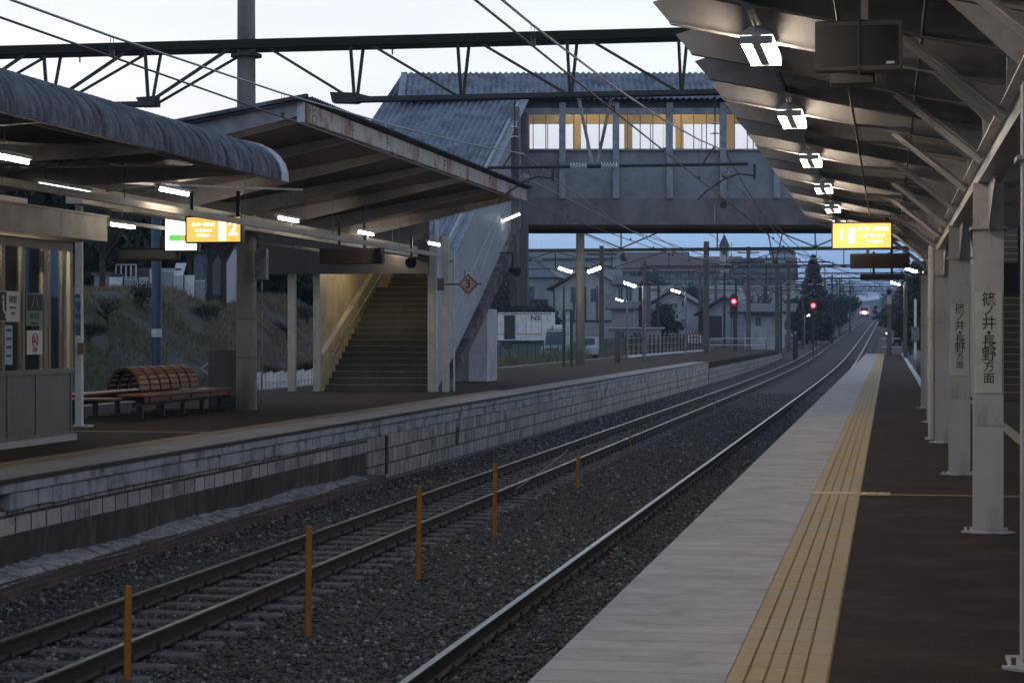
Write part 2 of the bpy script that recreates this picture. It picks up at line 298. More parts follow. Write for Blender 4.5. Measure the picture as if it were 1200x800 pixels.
def bulk(name, V, Fc, mats, midx=None, kind='stuff'):
    me = bpy.data.meshes.new(name); nv = len(V); nf, k = Fc.shape
    me.vertices.add(nv); me.vertices.foreach_set('co', V.astype(np.float32).ravel()); me.loops.add(nf*k); me.loops.foreach_set('vertex_index', Fc.astype(np.int32).ravel())
    me.polygons.add(nf); me.polygons.foreach_set('loop_start', np.arange(0, nf*k, k, dtype=np.int32))
    for m in mats: me.materials.append(m)
    if midx is not None: me.polygons.foreach_set('material_index', midx.astype(np.int32))
    me.update(calc_edges=True); o = bpy.data.objects.new(name, me); C.objects.link(o)
    if kind: o['kind'] = kind
    return o
st_mats = [M('stone_grey', (.12,.115,.11), (.07,.067,.064), 14, .85, .3), M('stone_brown', (.13,.10,.08), (.075,.06,.05), 14, .85, .3), M('stone_dark', (.036,.035,.036), (.025,.024,.025), 14, .85, .3),
           M('stone_pale', (.32,.31,.31), (.22,.215,.215), 14, .85, .3), M('stone_blue', (.11,.115,.13), (.07,.075,.085), 14, .8, .3)]
def stones():
    V0, F0 = icos(); var = [V0*(1+.28*rng.standard_normal((12, 1))) for _ in range(12)]
    n1 = 118000; y = 12.5+(92-12.5)*rng.random(n1)**1.75; x = rng.uniform(-8.75, -1.7, n1)
    # keep the rails themselves clear
    keep = np.ones(n1, bool)
    for rx in (-7.28, -6.21, -3.51, -2.44): keep &= np.abs(x-rx) > .055
    x = x[keep]; y = y[keep]; n = len(x)
    # sleepers poke out in the left track
    sp = np.abs(((y-12.0) % .62)-.31); onl = (np.abs(x+6.745) < 1.0) & (sp > .31-.10) & (rng.random(n) < .3); x = x[~onl]; y = y[~onl]; n = len(x)
    s = (.0145+.019*rng.random(n)**2.0)*(1+np.clip((y-30)/80, 0, .6))
    z = np.array([bedz(a, b) for a, b in zip(x, y)])+s*.25+.012*rng.random(n)
    q = rng.standard_normal((n, 4)); q /= np.linalg.norm(q, axis=1)[:, None]; a, b, c, d = q.T
    Rm = np.stack([1-2*(c*c+d*d), 2*(b*c-a*d), 2*(b*d+a*c), 2*(b*c+a*d), 1-2*(b*b+d*d), 2*(c*d-a*b), 2*(b*d-a*c), 2*(c*d+a*b), 1-2*(b*b+c*c)], 1).reshape(n, 3, 3)
    vi = rng.integers(0, 12, n); base = np.array(var)[vi]*rng.uniform(.65, 1.25, (n, 1, 3))
    V = np.einsum('nij,nkj->nki', Rm, base)*s[:, None, None]; V[:, :, 2] *= .8; V += np.stack([x, y, z], 1)[:, None, :]
    Fc = (F0[None]+(np.arange(n)*12)[:, None, None]).reshape(-1, 3)
    near_wall = x < -7.7; mi = rng.choice(5, n, p=[.32,.40,.21,.045,.025]); mi2 = rng.choice(5, n, p=[.34,.12,.26,.10,.18]); mi = np.where(near_wall, mi2, mi)
    bulk('track_ballast', V.reshape(-1, 3), Fc, st_mats, np.repeat(mi, 20))
stones()
# ------------------------------------------------------------ railway tracks
def railway(cx, y0, y1, label, bright, loc, nsl=100, f=lambda y: 0):
    t = thing('railway_track', label, 'railway track', (cx, loc, -1.22), 'pairs of rails between and beyond the platforms')
    ysr = [y0]
    while ysr[-1] < y1: ysr.append(ysr[-1]+(6 if ysr[-1] < 150 else 12))
    for sx in (-.5335, .5335):
        for nm, pr, mt in (('rail', [(-.06,-.153),(.06,-.153),(.06,-.142),(.012,-.125),(.009,-.04),(.031,-.032),(.031,-.012),(-.031,-.012),(-.031,-.032),(-.009,-.04),(-.012,-.125),(-.06,-.142)], railside), ('rail_head', [(-.0315,-.013),(.0315,-.013),(.030,-.002),(.02,0),(-.02,0),(-.030,-.002)], bright)):
            mb = MB(); n = len(pr); vs = []; fs = []
            for k, y in enumerate(ysr):
                for u, v in pr: vs.append((cx+sx+u+f(y), y, -1.07+v+rise(y)))
                if k:
                    b = (k-1)*n; fs += [(b+i, b+n+i, b+n+(i+1) % n, b+(i+1) % n) for i in range(n)]
            fs.append(tuple(range(n))); mb.add(vs, fs)
            if nm == 'rail': r = part('rail', mb, mt, t)
            else: part('rail_head', mb, mt, r)
        if y0 < 20:
            cl = MB()
            for k in range(150):
                y = 12.31+.62*k
                for s in (-1, 1): cl.bar((cx+sx+s*.075, y, -1.205), (cx+sx+s*.11, y, -1.19), .05, .035); cl.tube((cx+sx+s*.085, y, -1.20), (cx+sx+s*.085, y, -1.155), .014, n=6)
            part('rail_clips', cl, railside, t)['kind'] = 'stuff'
    if nsl:
        first = None
        def slp(y): return MB().bbox(cx-.98, cx+.98, y-.11, y+.11, -1.38, -1.236 if cx < -5 else -1.264, .02)
        first = part('sleeper', slp(12.31), sleeper_m, t)
        for k in range(1, nsl): c = first.copy(); C.objects.link(c); c.location = first.location+Vector((0, .62*k, 0))
        far = MB()
        for k in range(nsl, 260):
            y = 12.31+.62*k; far.box(cx-.98+f(y), cx+.98+f(y), y-.11, y+.11, -1.36+rise(y), -1.24+rise(y))
        part('far_sleepers', far, sleeper_m, t)['kind'] = 'stuff'
    return t
railway(-2.975, 4, 1150, 'shiny railed track running right beside the tiled platform edge', railtop, 10)
railway(-6.745, 4, 1150, 'duller railed track below the old block-faced platform wall', railtop2, 10)
railway(-10.6, 190, 1150, 'siding track beyond the far end of the island platform', railtop2, 200, 0, lambda y: 3.5*sst(330, 190, y)*0-1.2*sst(200, 320, y))
railway(-18.4, 20, 1150, 'track on the far side of the island platform below the embankment', railtop2, 200, 0)
# drainage cable trough strip & dropped pipe along the near track
# yellow marker posts between the tracks
first = None
for px, yt, yb, lab in ((149,686,800,'orange marker post nearest the camera, cut by the bottom of the picture'), (361,616,745,'orange marker post second from the camera, with a dark notch half way'),
                   (490.5,569,679,'orange marker post third from the camera, in the ballast'), (579.5,543,629,'orange marker post fourth from the camera, standing upright by a slack line'),
                   (677,531,572,'short slim pale post beyond the four orange ones')):
    b = onZ(px, yb, -1.27); h = (yb-yt)/FP*(b.y*math.cos(TH)-b.x*math.sin(TH)); t = solo('marker_post', MB().tube(b, b+Vector((0.01,0,h)), .030 if h > .6 else .02, n=12) if h > .6 else MB().tube(b, b+Vector((0,0,h)), .022, n=8), orange if h > .6 else M('pale_post', (.30,.25,.12), (.2,.16,.09), 6), lab, 'marker post', 'marker posts between the tracks', sm=50)
for a, bb in ((738,516),(838,478),):
    b = onZ(a, bb+8, -1.27); solo('marker_post', MB().tube(b, b+Vector((0,0,.45)), .02, n=8), M('pale_post2', (.32,.26,.10), None, 6), 'small yellowish peg '+('close to the inner rail of the duller track' if a < 800 else 'far up the duller track past the other pegs'), 'marker post', 'marker posts between the tracks')
solo('slack_line', MB().path([(-6.0-.9*k/6, 33+1.9*k, -1.10+.12*(k/6-.5)**2) for k in range(7)], .009, 5), M('pale_cord', (.3,.27,.22), None, 4), 'thin pale cord strung slack over the duller track', 'cord')
# ------------------------------------------------------------ platform at right
P1E = 144.5
p1 = thing('platform', 'right hand platform with pale tiled edge and dark asphalt walked under the lamp-lit canopy', 'platform', (2, 0, -1.4))
part('asphalt_surface', MB().box(-.25, 9, -14, 60, -.3, -.004).box(-.25, .95, 60, P1E, -.3, -.004), asph, p1)
part('edge_tiles', MB().box(-1.52, -.69, -14, P1E, -.09, 0), white_tile, p1)
part('retaining_wall', MB().box(-1.42, -.26, -14, P1E-.05, -1.4, -.092).box(.4, .93, 60.2, P1E-.05, -1.4, -.302).box(1.0, 8.9, -13.9, 60.1, -1.4, -.302), darkconc, p1)
tp = MB().box(-.688, -.252, -14, P1E, -.3, -.001); part('tactile_base', tp, M('tactile_groove', (.30,.155,.04), (.22,.115,.035), 8, .8), p1)
tb = MB(); y = -2
while y < P1E-.4:
    for k, (u0, u1) in enumerate(((-.682,-.612),(-.600,-.530),(-.518,-.448),(-.436,-.366),(-.354,-.262))): tb.box(u0, u1, y+.004, y+.396, -.0005, .006 if k < 4 else .0045)
    y += .4
part('tactile_paving', tb, yellow, p1)
pale = MB(); cy = onZ(1000, 577).y
pale.box(-.69, .02, cy-.30, cy, 0, .009)
for k in range(2):
    for i in range(4): pale.tube((-.02+.0-i*.08, cy-.08-k*.14, .008), (-.02-i*.08, cy-.08-k*.14, .014), .02, n=8)
part('warning_tiles', pale, M('pale_tactile', (.55,.42,.22), (.48,.36,.18), 8, .7), p1)
part('queue_line', MB().box(.02, 3.2, cy-.19, cy-.11, -.003, .001), yellowln, p1)
part('edge_strip', MB().box(.86, 1.02, 56, P1E, -.0035, .03), M('pale_kerb', (.5,.5,.5), (.42,.42,.42), 4, .8), p1)
part('side_line', MB().box(1.72, 1.9, 21, 46, -.0035, .001), M('faded_line', (.36,.28,.20), (.3,.23,.16), 5, .8), p1)
# ------------------------------------------------------------ island platform at left
P2E = 170; XE = -8.85; XB = -16.35
p2 = thing('platform', 'island platform with old block-faced wall, bench, waiting room and stairs', 'platform', (-12.6, 20, -1.4))
part('asphalt_surface', MB().box(XB+.35, -9.75, 0, P2E, -.3, -.004), asph, p2)
part('edge_tiles', MB().box(-9.748, XE-.03, 0, 103, -.06, 0), old_tile, p2)
part('dark_edge_bullnose', MB().box(XE-.03, XE+.015, 0, 103, -.045, -.002), M('edge_rubber', (.045,.035,.03), (.03,.024,.02), 5, .7), p2)
part('far_edge', MB().box(XB, XB+.348, 0, P2E, -.3, 0), conc, p2)
part('plain_edge', MB().box(-9.748, XE, 103, P2E, -.3, -.004), asph, p2)
part('yellow_band', MB().box(-10.03, -9.62, 0, 52, -.003, .002), M('worn_yellow', (.27,.175,.075), (.20,.14,.08), 3, .8, dirt=(.10,.07,.05), dscale=.7), p2)
part('crossing_line', MB().box(-12.9, -10.03, 29.3, 29.42, -.003, .002), yellowln, p2)
cb = MB(); y = 0; rr = random.Random(3)
while y < 103:
    ln = rr.choice((.58,.62,1.2)); cb.bbox(XE-.5, XE-.005+rr.uniform(-.006,.006), y+.006, min(y+ln, 103)-.006, -.152, -.047, .006); y += ln
part('coping_stones', cb, slab, p2)
cb = MB(); y = 0
while y < 103:
    ln = rr.choice((.36,.40,.44,.8)); d = rr.uniform(-.018,.012)
    if 19.2 < y+.45 < 20.2:
        part('second_course_stones', cb, slab, p2); cb = MB()
    else: cb.bbox(XE-.5, XE-.03+d, y+.008, y+ln-.008, -.345+rr.uniform(-.008,.012), -.158, .014)
    y += ln
part('second_course_stones', cb, slab, p2)
cb = MB(); y = 0
part('wall_core', MB().box(XE-.8, XE-.10, 0, P2E, -1.42, -.31), darkconc, p2)
part('small_block_course', MB().box(XE-.5, XE-.075, 0, 34.6, -.59, -.345), blocks_col, p2)
part('stained_base', MB().box(XE-.5, XE-.06, 0, 34.4, -1.2, -.592), darkconc, p2)
part('block_facing', MB().box(XE-.5, XE-.05, 34.6, 103, -1.42, -.345), blocks, p2)
part('far_block_facing', MB().box(XE-.55, XE-.004, 103, P2E, -1.42, -.302), brick('far_blocks', (.34,.33,.33), (.24,.235,.235), (.05,.045,.045), 'yz', .9, .272, .02, (.08,.07,.07), .8, .5, .8), p2)
lg = MB(); vs = []; ys_ = [4+.09*i for i in range(341)]
for y in ys_:
    o = .012*math.sin(y*2.1)+.014*rr.uniform(-1, 1); tz = -.93+.025*math.sin(y*1.3)+rr.uniform(-.012,.012)-max(0, y-33.6)*.2; sl_ = 0
    vs += [(XE-.08, y, tz+.02), (XE+.10+o, y, tz-.01+o*.6), (XE+.20+o, y, tz-.045), (XE+.252+o*.3, y, tz-.085)]
lg.add(vs, [(k*4+i, k*4+4+i, k*4+5+i, k*4+1+i) for k in range(len(ys_)-1) for i in range(3)])
part('mortar_ledge', lg, ledge_m, p2, sm=60)
part('brick_footing', MB().box(XE-.05, XE+.245, 4, 34.7, -1.42, -.985), brickdk, p2)
part('drain_slot', MB().box(XE-.048, XE-.02, 35.8, 35.95, -1.05, -.36), darkconc, p2); part('drain_slot', MB().box(XE-.048, XE-.03, 41.9, 42.15, -.85, -.5), darkconc, p2)
text_on('3', .16, (XE-.074, 25.6, -.43), '+x', 'painted_mark', greenp, p2)
# ramp at the end of the island platform
part('end_ramp', MB().prism([(P2E,-1.42),(P2E+14,-1.42),(P2E+14,-1.3),(P2E,-.006)], 'x', XB, XE-.01), conc, p2)
# ------------------------------------------------------------ grass on the embankment, dry grass by the line
def grass(name, n, xr, yr, hmin, hmax, pb, cond=None):
    x = rng.uniform(*xr, n); y = rng.uniform(*yr, n)
    if cond is not None: k = cond(x, y); x = x[k]; y = y[k]; n = len(x)
    z = np.array([ground(a, b) for a, b in zip(x, y)])-.02; h = rng.uniform(hmin, hmax, n); a = rng.uniform(0, 6.28, n); wd = .012+.02*rng.random(n); ln = rng.uniform(.1, .8, n)*h; a2 = rng.uniform(0, 6.28, n)
    P = np.stack([x, y, z], 1); dx = np.stack([np.cos(a)*wd, np.sin(a)*wd, np.zeros(n)], 1); tip = np.stack([np.cos(a2)*ln, np.sin(a2)*ln, h], 1)
    V = np.stack([P-dx, P+dx, P+tip], 1).reshape(-1, 3); Fc = np.arange(n*3).reshape(n, 3); pbv = pb(x, y) if callable(pb) else np.full(n, pb)
    return bulk(name, V, Fc, [blade_g, blade_b], (rng.random(n) < pbv).astype(int))
grass('embankment_grass', 90000, (-29.5,-20.2), (40,108), .05, .26, lambda x, y: np.clip((y-58)/22+.25*np.sin(x*1.3)+.15, .12, .93), lambda x, y: np.sin(x*2.3+1.5*np.sin(y*.7))+np.sin(y*1.1+x) > -1.1)
grass('lineside_grass', 26000, (-34,-13.5), (176,420), .3, 1.0, .9, lambda x, y: (x < -14-3*np.sin(y*.02)) & (x > -30))
grass('fence_weeds', 14000, (-24.5,-20.6), (100,190), .25, 1.1, .75, lambda x, y: np.sin(y*.6+x) > -.2)
# ============================================================ RIGHT PLATFORM: canopy, columns, lamps, signs
c1 = thing('platform_canopy', 'butterfly canopy of close-set brown rafters over the right hand platform', 'canopy', (.74, 15.84, 0))
SP = 6.33; CY = [15.84+SP*k for k in range(-3, 5)]
def rz(x): return 3.68-.20*(x+1.6) if x < .74 else 3.212+.20*(x-.74)*.9     # underside of the rafters
nr = 0; RY = [15.84+SP/4*k for k in range(-11, 17)]
for y in RY:
    mb = MB()
    mb.prism([(-1.62,rz(-1.62)+.115),(-1.50,rz(-1.5)-.005),(.74,rz(.74)-.03),(.74,rz(.74)+.20),(-1.45,rz(-1.45)+.20)], 'y', y-.02, y+.02)
    mb.prism([(.742,rz(.74)-.03),(3.3,rz(3.3)),(3.3,rz(3.3)+.2),(.742,rz(.74)+.20)], 'y', y-.02, y+.02)
    mb.prism([(-1.50,rz(-1.5)-.014),(.74,rz(.74)-.039),(.74,rz(.74)-.032),(-1.50,rz(-1.5)-.007)], 'y', y-.06, y+.06)
    part('rafter', mb, roofbrown, c1)
pm = MB()
for x in (-1.25,-.72,-.2,.32,1.3,1.9,2.5): pm.box(x-.03, x+.03, -2, 41.3, rz(x)+.201, rz(x)+.29)
part('purlins', pm, roofbrown, c1)
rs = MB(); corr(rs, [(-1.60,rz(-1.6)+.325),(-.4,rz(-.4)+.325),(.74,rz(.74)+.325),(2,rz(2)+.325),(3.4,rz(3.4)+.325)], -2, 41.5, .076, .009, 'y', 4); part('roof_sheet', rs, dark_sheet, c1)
part('edge_beam', MB().box(.66, .82, -2, 41.3, 2.62, 2.635).box(.735, .745, -2, 41.3, 2.635, 2.86).box(.66, .82, -2, 41.3, 2.86, 2.875), creamP, c1)
for i, y in enumerate(RY):
    if i % 4 in (3,):
        pass
    mb = MB().bar((.05, y+.05, rz(.05)-.02), (.70, y+.05, 2.80), .012, .075, (0,1,0)).bar((.05, y+.085, rz(.05)-.02), (.70, y+.085, 2.80), .07, .01, (0,1,0))
    mb.box(.70, .78, y-.03, y+.03, 2.876, rz(.74)-.03)
    if i % 2 == 1: part('knee_brace', mb, creamP, c1)
    else: part('knee_brace', MB().prism([(.30,rz(.3)-.04),(.70,2.88),(.70,rz(.7)-.04)], 'y', y-.012, y+.012).box(.70, .78, y-.03, y+.03, 2.876, rz(.74)-.04), roofbrown, c1)
# columns: each stands on its own, H section with cover plates; the sign plates are things of their own
rustbolt = M('rusty_bolt', (.12,.06,.04), None, 8)
def column(y, base):
    x = .74 if y > 12 else .70; t = thing('canopy_column', base, 'column', (x, y, 0), 'steel columns carrying the right hand canopy')
    part('shaft', MB().box(x-.11, x+.11, y-.085, y-.073, .02, 2.62).box(x-.11, x+.11, y+.073, y+.085, .02, 2.62).box(x-.006, x+.006, y-.073, y+.073, .02, 2.62).box(x-.106, x-.098, y-.073, y+.073, 0.02, 2.62), creamP, t)
    part('base_plate', MB().bbox(x-.17, x+.17, y-.16, y+.16, -.003, .018, .004).prism([(x+.2*math.cos(a/8*math.pi), y-.12+.12*math.sin(a/8*math.pi)*-1) for a in range(9)], 'z', .0, .014), M('base_white', (.50,.48,.46), (.42,.40,.38), 4, .6, dirt=(.2,.17,.15), dscale=4), t)
    part('haunch_bracket', MB().prism([(y-.085,2.30),(y-.085,2.618),(y-1.0,2.618)], 'x', x-.006, x+.006).prism([(y+.085,2.30),(y+.085,2.618),(y+1.0,2.618)], 'x', x-.006, x+.006).bar((x,y-.09,2.295),(x,y-1.0,2.61),.11,.01,(1,0,0)).bar((x,y+.09,2.295),(x,y+1.0,2.61),.11,.01,(1,0,0)), creamP, t)
    part('anchor_bolt', MB().tube((x-.15,y-.13,.018),(x-.15,y-.13,.05),.012,n=6), rustbolt, t); part('anchor_bolt', MB().tube((x+.15,y-.13,.018),(x+.15,y-.13,.05),.012,n=6), rustbolt, t)
    part('head_plate', MB().box(x-.135, x+.135, y-.11, y+.11, 2.27, 2.29), creamP, t)
    return t
nm = {15.84: 'pale steel column nearest in full view, carrying the large vertical sign', 22.17: 'pale steel column second in the row, carrying the smaller looking vertical sign', 28.5: 'third pale steel column, with downpipe in front of it', 34.83: 'fourth pale steel column, half hidden in the row', 41.16: 'last pale steel column at the far end of the canopy', 9.51: 'pale steel column cut off by the right edge of the picture'}
for y in CY:
    k = round(y, 2)
    if k in nm: column(y, nm[k])
part('wing_column', MB().box(.65,.83,-3.2,-3.0,0,2.6), creamP, c1)
for y, lab in ((15.84, 'larger vertical direction sign on the nearest pale column'), (22.17, 'smaller looking vertical direction sign on the second pale column')):
    t = thing('direction_sign', lab, 'sign', (.74, y-.09, 1.0), 'vertical direction signs on the columns'); f = y-.0855
    part('plate', MB().bbox(.64, .84, f-.012, f, 1.04, 1.80, .003), signplate, t)
    part('lower_cover', MB().box(.632, .848, f-.006, f, .80, 1.035), creamP, t)
    for ch, z, s in (('篠',1.7375,.112),('ノ',1.657,.095),('井',1.562,.112),('・',1.487,.12),('長',1.420,.112),('野',1.325,.112),('方',1.238,.086),('面',1.150,.086)):
        text_on(ch, s, (.742, f-.0125, z), '-y', 'character', inkb, t)
# drainpipes between columns
for y, lab in ((29.2,'pale drainpipe with ring clamps running down beside the third column'),):
    t = thing('drainpipe', lab, 'pipe', (.62, y, 0)); part('pipe', MB().tube((.60,y,0),(.60,y,2.7),.055,n=14), creamP, t, sm=50)
    part('clamp', MB().tube((.60,y,.9),(.60,y,.93),.064,n=14), creamP, t); part('clamp', MB().tube((.60,y,1.75),(.60,y,1.78),.064,n=14), creamP, t); part('base_collar', MB().tube((.60,y,0),(.60,y,.03),.10,n=14), creamP, t)
# strip of twin tube lamps
def lampfix(y, lab):
    x = -.87; z = 3.44; t = thing('ceiling_lamp', lab, 'lamp', (x, y, z+.12), 'twin tube lamps in a line under the right hand canopy')
    part('reflector', MB().prism([(x-.04,z+.10),(x-.11,z+.045),(x-.105,z+.04),(x-.03,z+.04),(x-.03,z-.015),(x+.03,z-.015),(x+.03,z+.04),(x+.105,z+.04),(x+.11,z+.045),(x+.04,z+.10)], 'y', y-.56, y+.56), whitep, t)
    for s in (-1, 1):
        tt = part('tube', MB().tube((x+s*.088,y-.54,z), (x+s*.088,y+.54,z), .019, n=10), tubeM, t, sm=60)
    for s in (-1, 1): part('end_holder', MB().box(x-.11, x+.11, y+s*.57-.008, y+s*.57+.008, z-.02, z+.035), whitep, t)
    part('hanger', MB().box(x-.02, x+.02, y-.02, y+.02, z+.10, rz(x)+.1), roofbrown, t); return t
LY = [14.31+4.65*k for k in range(-3, 6)]
names = ['first','second','third','fourth','fifth','sixth']
L0 = lampfix(LY[3], 'first and largest of the lit twin tube lamps under the right canopy')
for i, y in enumerate(LY):
    if i == 3: continue
    d = i-3; lab = ('lit twin tube lamp %s from the camera in the line under the right canopy' % names[d]) if d >= 0 else 'twin tube lamp of the line above and behind the camera'
    dup(L0, (0, y-LY[3], 0), lab)
t = thing('lamp_conduit', 'pipe conduit linking the row of twin tube lamps under the canopy', 'conduit', (-.87, 14, 3.56)); part('pipe', MB().tube((-.87,-1,3.56),(-.87,38.6,3.56),.03,n=8), steel, t, sm=50)
jb = MB()
for y in LY: jb.box(-.92,-.82,y+1.1,y+1.2,3.50,3.60)
part('junction_boxes', jb, steel, t)
t = thing('upper_conduit', 'pair of thin cables along the underside of the right canopy', 'conduit', (-.3, 14, 3.4)); part('pipe', MB().tube((-.30,-1,3.39),(-.30,41,3.39),.012,n=6).tube((.2,-1,3.30),(.2,41,3.30),.012,n=6), black, t)
# hanging monitor
a = onY(955, 25, 11.5); b = onY(1058, 82, 11.5); y = 11.5
t = thing('hanging_monitor', 'switched off monitor in a brown frame hung under the canopy', 'monitor', ((a.x+b.x)/2, y, b.z))
part('housing', MB().bbox(a.x, b.x, y, y+.09, b.z, a.z, .006), M('monitor_case', (.075,.062,.055), (.06,.05,.045), 4, .5), t); part('screen', MB().box(a.x+.025, b.x-.025, y-.004, y-.0005, b.z+.028, a.z-.03), M('dark_screen', (.012,.010,.009), (.010,.009,.008), 3, .25), t)
part('hanger', MB().box(a.x+.25, a.x+.29, y+.03, y+.07, a.z, 3.5), roofbrown, t); part('centre_strap', MB().box((a.x+b.x)/2-.006, (a.x+b.x)/2+.006, y-.02, y-.005, b.z-.02, a.z+.02), black, t); part('type_label', MB().box(b.x-.09, b.x-.045, y-.006, y-.0045, b.z+.035, b.z+.05), whitep, t)
t = thing('loudspeaker', 'small dark box speaker behind the monitor under the canopy', 'speaker', (-.2, 15.2, 3.35)); part('box', MB().bbox(-.42,-.1,15.1,15.3,3.3,3.5,.01), black, t); part('bracket', MB().box(-.3,-.2,15.15,15.25,3.5,3.7), black, t)
# lit departure sign of platform 1
def litsign(a, b, y, lab, build, flank=True, hang=3.9, face=signY):
    t = thing('lit_platform_sign', lab, 'lit sign', ((a.x+b.x)/2, y, b.z)); w_ = .022
    part('case', MB().box(a.x-w_, b.x+w_, y, y+.14, b.z-w_, a.z+w_), black, t)
    part('frame', MB().box(a.x-w_, b.x+w_, y-.02, y-.0005, a.z, a.z+w_).box(a.x-w_, b.x+w_, y-.02, y-.0005, b.z-w_, b.z).box(a.x-w_, a.x, y-.02, y-.0005, b.z, a.z).box(b.x, b.x+w_, y-.02, y-.0005, b.z, a.z), black, t)
    part('lit_face', MB().box(a.x, b.x, y-.008, y-.001, b.z, a.z), face, t); build(t, a, b, y-.012)
    part('hanger', MB().box(a.x+.03, a.x+.09, y+.04, y+.09, a.z+w_, hang), black, t); part('hanger', MB().box(b.x-.09, b.x-.03, y+.04, y+.09, a.z+w_, hang), black, t); return t
def b1(t, a, b, y):
    W = b.x-a.x; H = a.z-b.z; text_on('1', H*.62, (a.x+W*.15, y, b.z+H*.5), '-y', 'numeral', signT, t); part('white_bar', MB().box(a.x+W*.27, a.x+W*.38, y-.003, y, b.z+H*.18, b.z+H*.82), signT, t)
    text_on('篠ノ井・長野方面', H*.19, (a.x+W*.70, y, b.z+H*.76), '-y', 'lettering', signT, t, sx=.8); text_on('for Shinonoi', H*.17, (a.x+W*.70, y, b.z+H*.50), '-y', 'lettering', signT, t); text_on('& Nagano', H*.17, (a.x+W*.72, y, b.z+H*.27), '-y', 'lettering', signT, t)
litsign(onY(976, 262, 34), onY(1044, 290, 34), 34, 'lit yellow sign with a 1, hung below the lamps over the right platform', b1, hang=3.75)
def darkboard(x0, y0, x1, y1, Y, lab, hang, mat=black, nmh=2, hx=.3, yl=None):
    a = onY(x0, y0, Y); b = onY(x1, y1, Y); t = thing('hanging_board', lab, 'display board', ((a.x+b.x)/2, Y, b.z))
    part('case', MB().bbox(a.x, b.x, Y, Y+.2, b.z, a.z, .01), mat, t); part('display_face', MB().box(a.x+.04, b.x-.04, Y-.004, Y-.0005, b.z+.04, a.z-.04), M('dead_display', (.020,.012,.010), (.014,.010,.008), 20, .35), t)
    for k in range(nmh): xx = a.x+hx*(b.x-a.x) if k == 0 else b.x-hx*(b.x-a.x); part('hanger', MB().box(xx-.025, xx+.025, Y+.08, Y+.12, a.z, hang), black, t)
    return t
darkboard(996, 297, 1066, 314, 38, 'dark unlit display board just below and behind the lit 1 sign', 3.7)
darkboard(1008, 321, 1061, 328, 44, 'lower unlit board furthest along the right platform', 3.2)
# rear part of the right platform: stairs behind the columns, shelter wall
st = thing('staircase', 'dim brown staircase glimpsed behind the right hand columns', 'stairs', (3.2, 47, 0))
tr = MB(); ns = MB()
for k in range(26):
    y = 46.5+.31*k; z = .165*(k+1); tr.box(2.0, 4.6, y, y+.31, 0 if k == 0 else z-.5, z); ns.box(2.02, 4.58, y-.012, y+.03, z, z+.01)
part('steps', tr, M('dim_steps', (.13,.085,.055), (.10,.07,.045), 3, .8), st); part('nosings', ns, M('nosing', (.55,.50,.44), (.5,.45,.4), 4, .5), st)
part('side_wall', MB().prism([(46.2,-.002),(55,-.002),(55,4.5),(46.2,2.6)], 'x', 1.9, 1.99), stairwall, st)
part('far_side_wall', MB().box(4.62, 4.75, 46.2, 56, -.002, 4.5), stairwall, st)
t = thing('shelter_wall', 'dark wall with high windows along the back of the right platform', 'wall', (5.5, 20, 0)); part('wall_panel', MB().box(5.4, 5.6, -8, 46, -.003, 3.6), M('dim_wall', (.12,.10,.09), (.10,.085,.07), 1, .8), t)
t = thing('hanging_board', 'dark notice board seen end-on at the right edge between columns', 'display board', (2.6, 38, 2.4)); part('case', MB().box(2.0, 3.3, 38, 38.15, 2.15, 2.75), black, t); part('hanger', MB().box(2.3,2.35,38.05,38.1,2.75,3.4).box(3,3.05,38.05,38.1,2.75,3.4), black, t)
t = thing('ceiling_lamp', 'dim side lamp behind the columns of the right platform', 'lamp', (3, 43, 3.2)); part('housing', MB().box(2.9,3.1,42.4,43.6,3.24,3.3), whitep, t); part('tube', MB().tube((3,42.45,3.2),(3,43.55,3.2),.018,n=8), tubeY, t)

# ============================================================ ISLAND PLATFORM: two canopies
def roof2(y0, y1, xe, lab, prof, under, ridge_amp, pitch, mat):
    t = thing('platform_canopy', lab, 'canopy', (-12.2, (y0+y1)/2, 0)); rs = MB(); corr(rs, prof, y0, y1, pitch, ridge_amp, 'y', 6); part('roof_sheet', rs, mat, t, sm=50); return t
XA = -8.1
prof = [(XA, 3.55)]+[(XA-.0-.62*(1-math.cos(a)), 3.62+.46*math.sin(a)) for a in [math.radians(x) for x in (5,20,35,50,65,80,90)]]+[(-9.6,4.02),(-12.2,3.80),(-15.5,3.95),(-16.8,3.9)]
n1 = roof2(3, 26.95, XA, 'near island canopy with a rounded corrugated grey edge', prof, None, .022, .17, corr_m)
et = MB(); pv_ = [(p[0]+.035*math.cos(a), p[1]+.035*math.sin(a)) for p, a in zip(prof[:8], [math.radians(x) for x in (0,5,20,35,50,65,80,90)])]; pi_ = [(p[0]-.03*math.cos(a), p[1]-.03*math.sin(a)) for p, a in zip(prof[:8], [math.radians(x) for x in (0,5,20,35,50,65,80,90)])]
for k in range(7): et.prism([pv_[k], pv_[k+1], pi_[k+1], pi_[k]], 'y', 26.70, 27.0)
part('end_trim', et, lightweb, n1)
ul = MB().box(XA-.12, XA-.05, 3, 26.9, 3.56, 3.66)
for x in (-9.0,-10.3,-11.6,-13,-14.5,-16): ul.box(x-.035, x+.035, 3, 26.9, 3.72, 3.80)
part('purlins', ul, roofbrown, n1)
for k in range(7):
    y = 5.5+3.45*k; part('rafter', MB().prism([(XA-.1,3.60),(XA-.1,3.70),(-12.2,3.72),(-16.7,3.80),(-16.7,3.68),(-12.2,3.40)], 'y', y-.05, y+.05), roofbrown, n1)
    part('cross_brace', MB().bar((XA-.5,y,3.62),(-12,y+3.3,3.60),.03,.03).bar((-12,y,3.60),(XA-.5,y+3.3,3.62),.03,.03), roofbrown, n1)
part('centre_beam', MB().box(-12.32, -12.08, 3, 27.5, 3.12, 3.40), cream, n1)
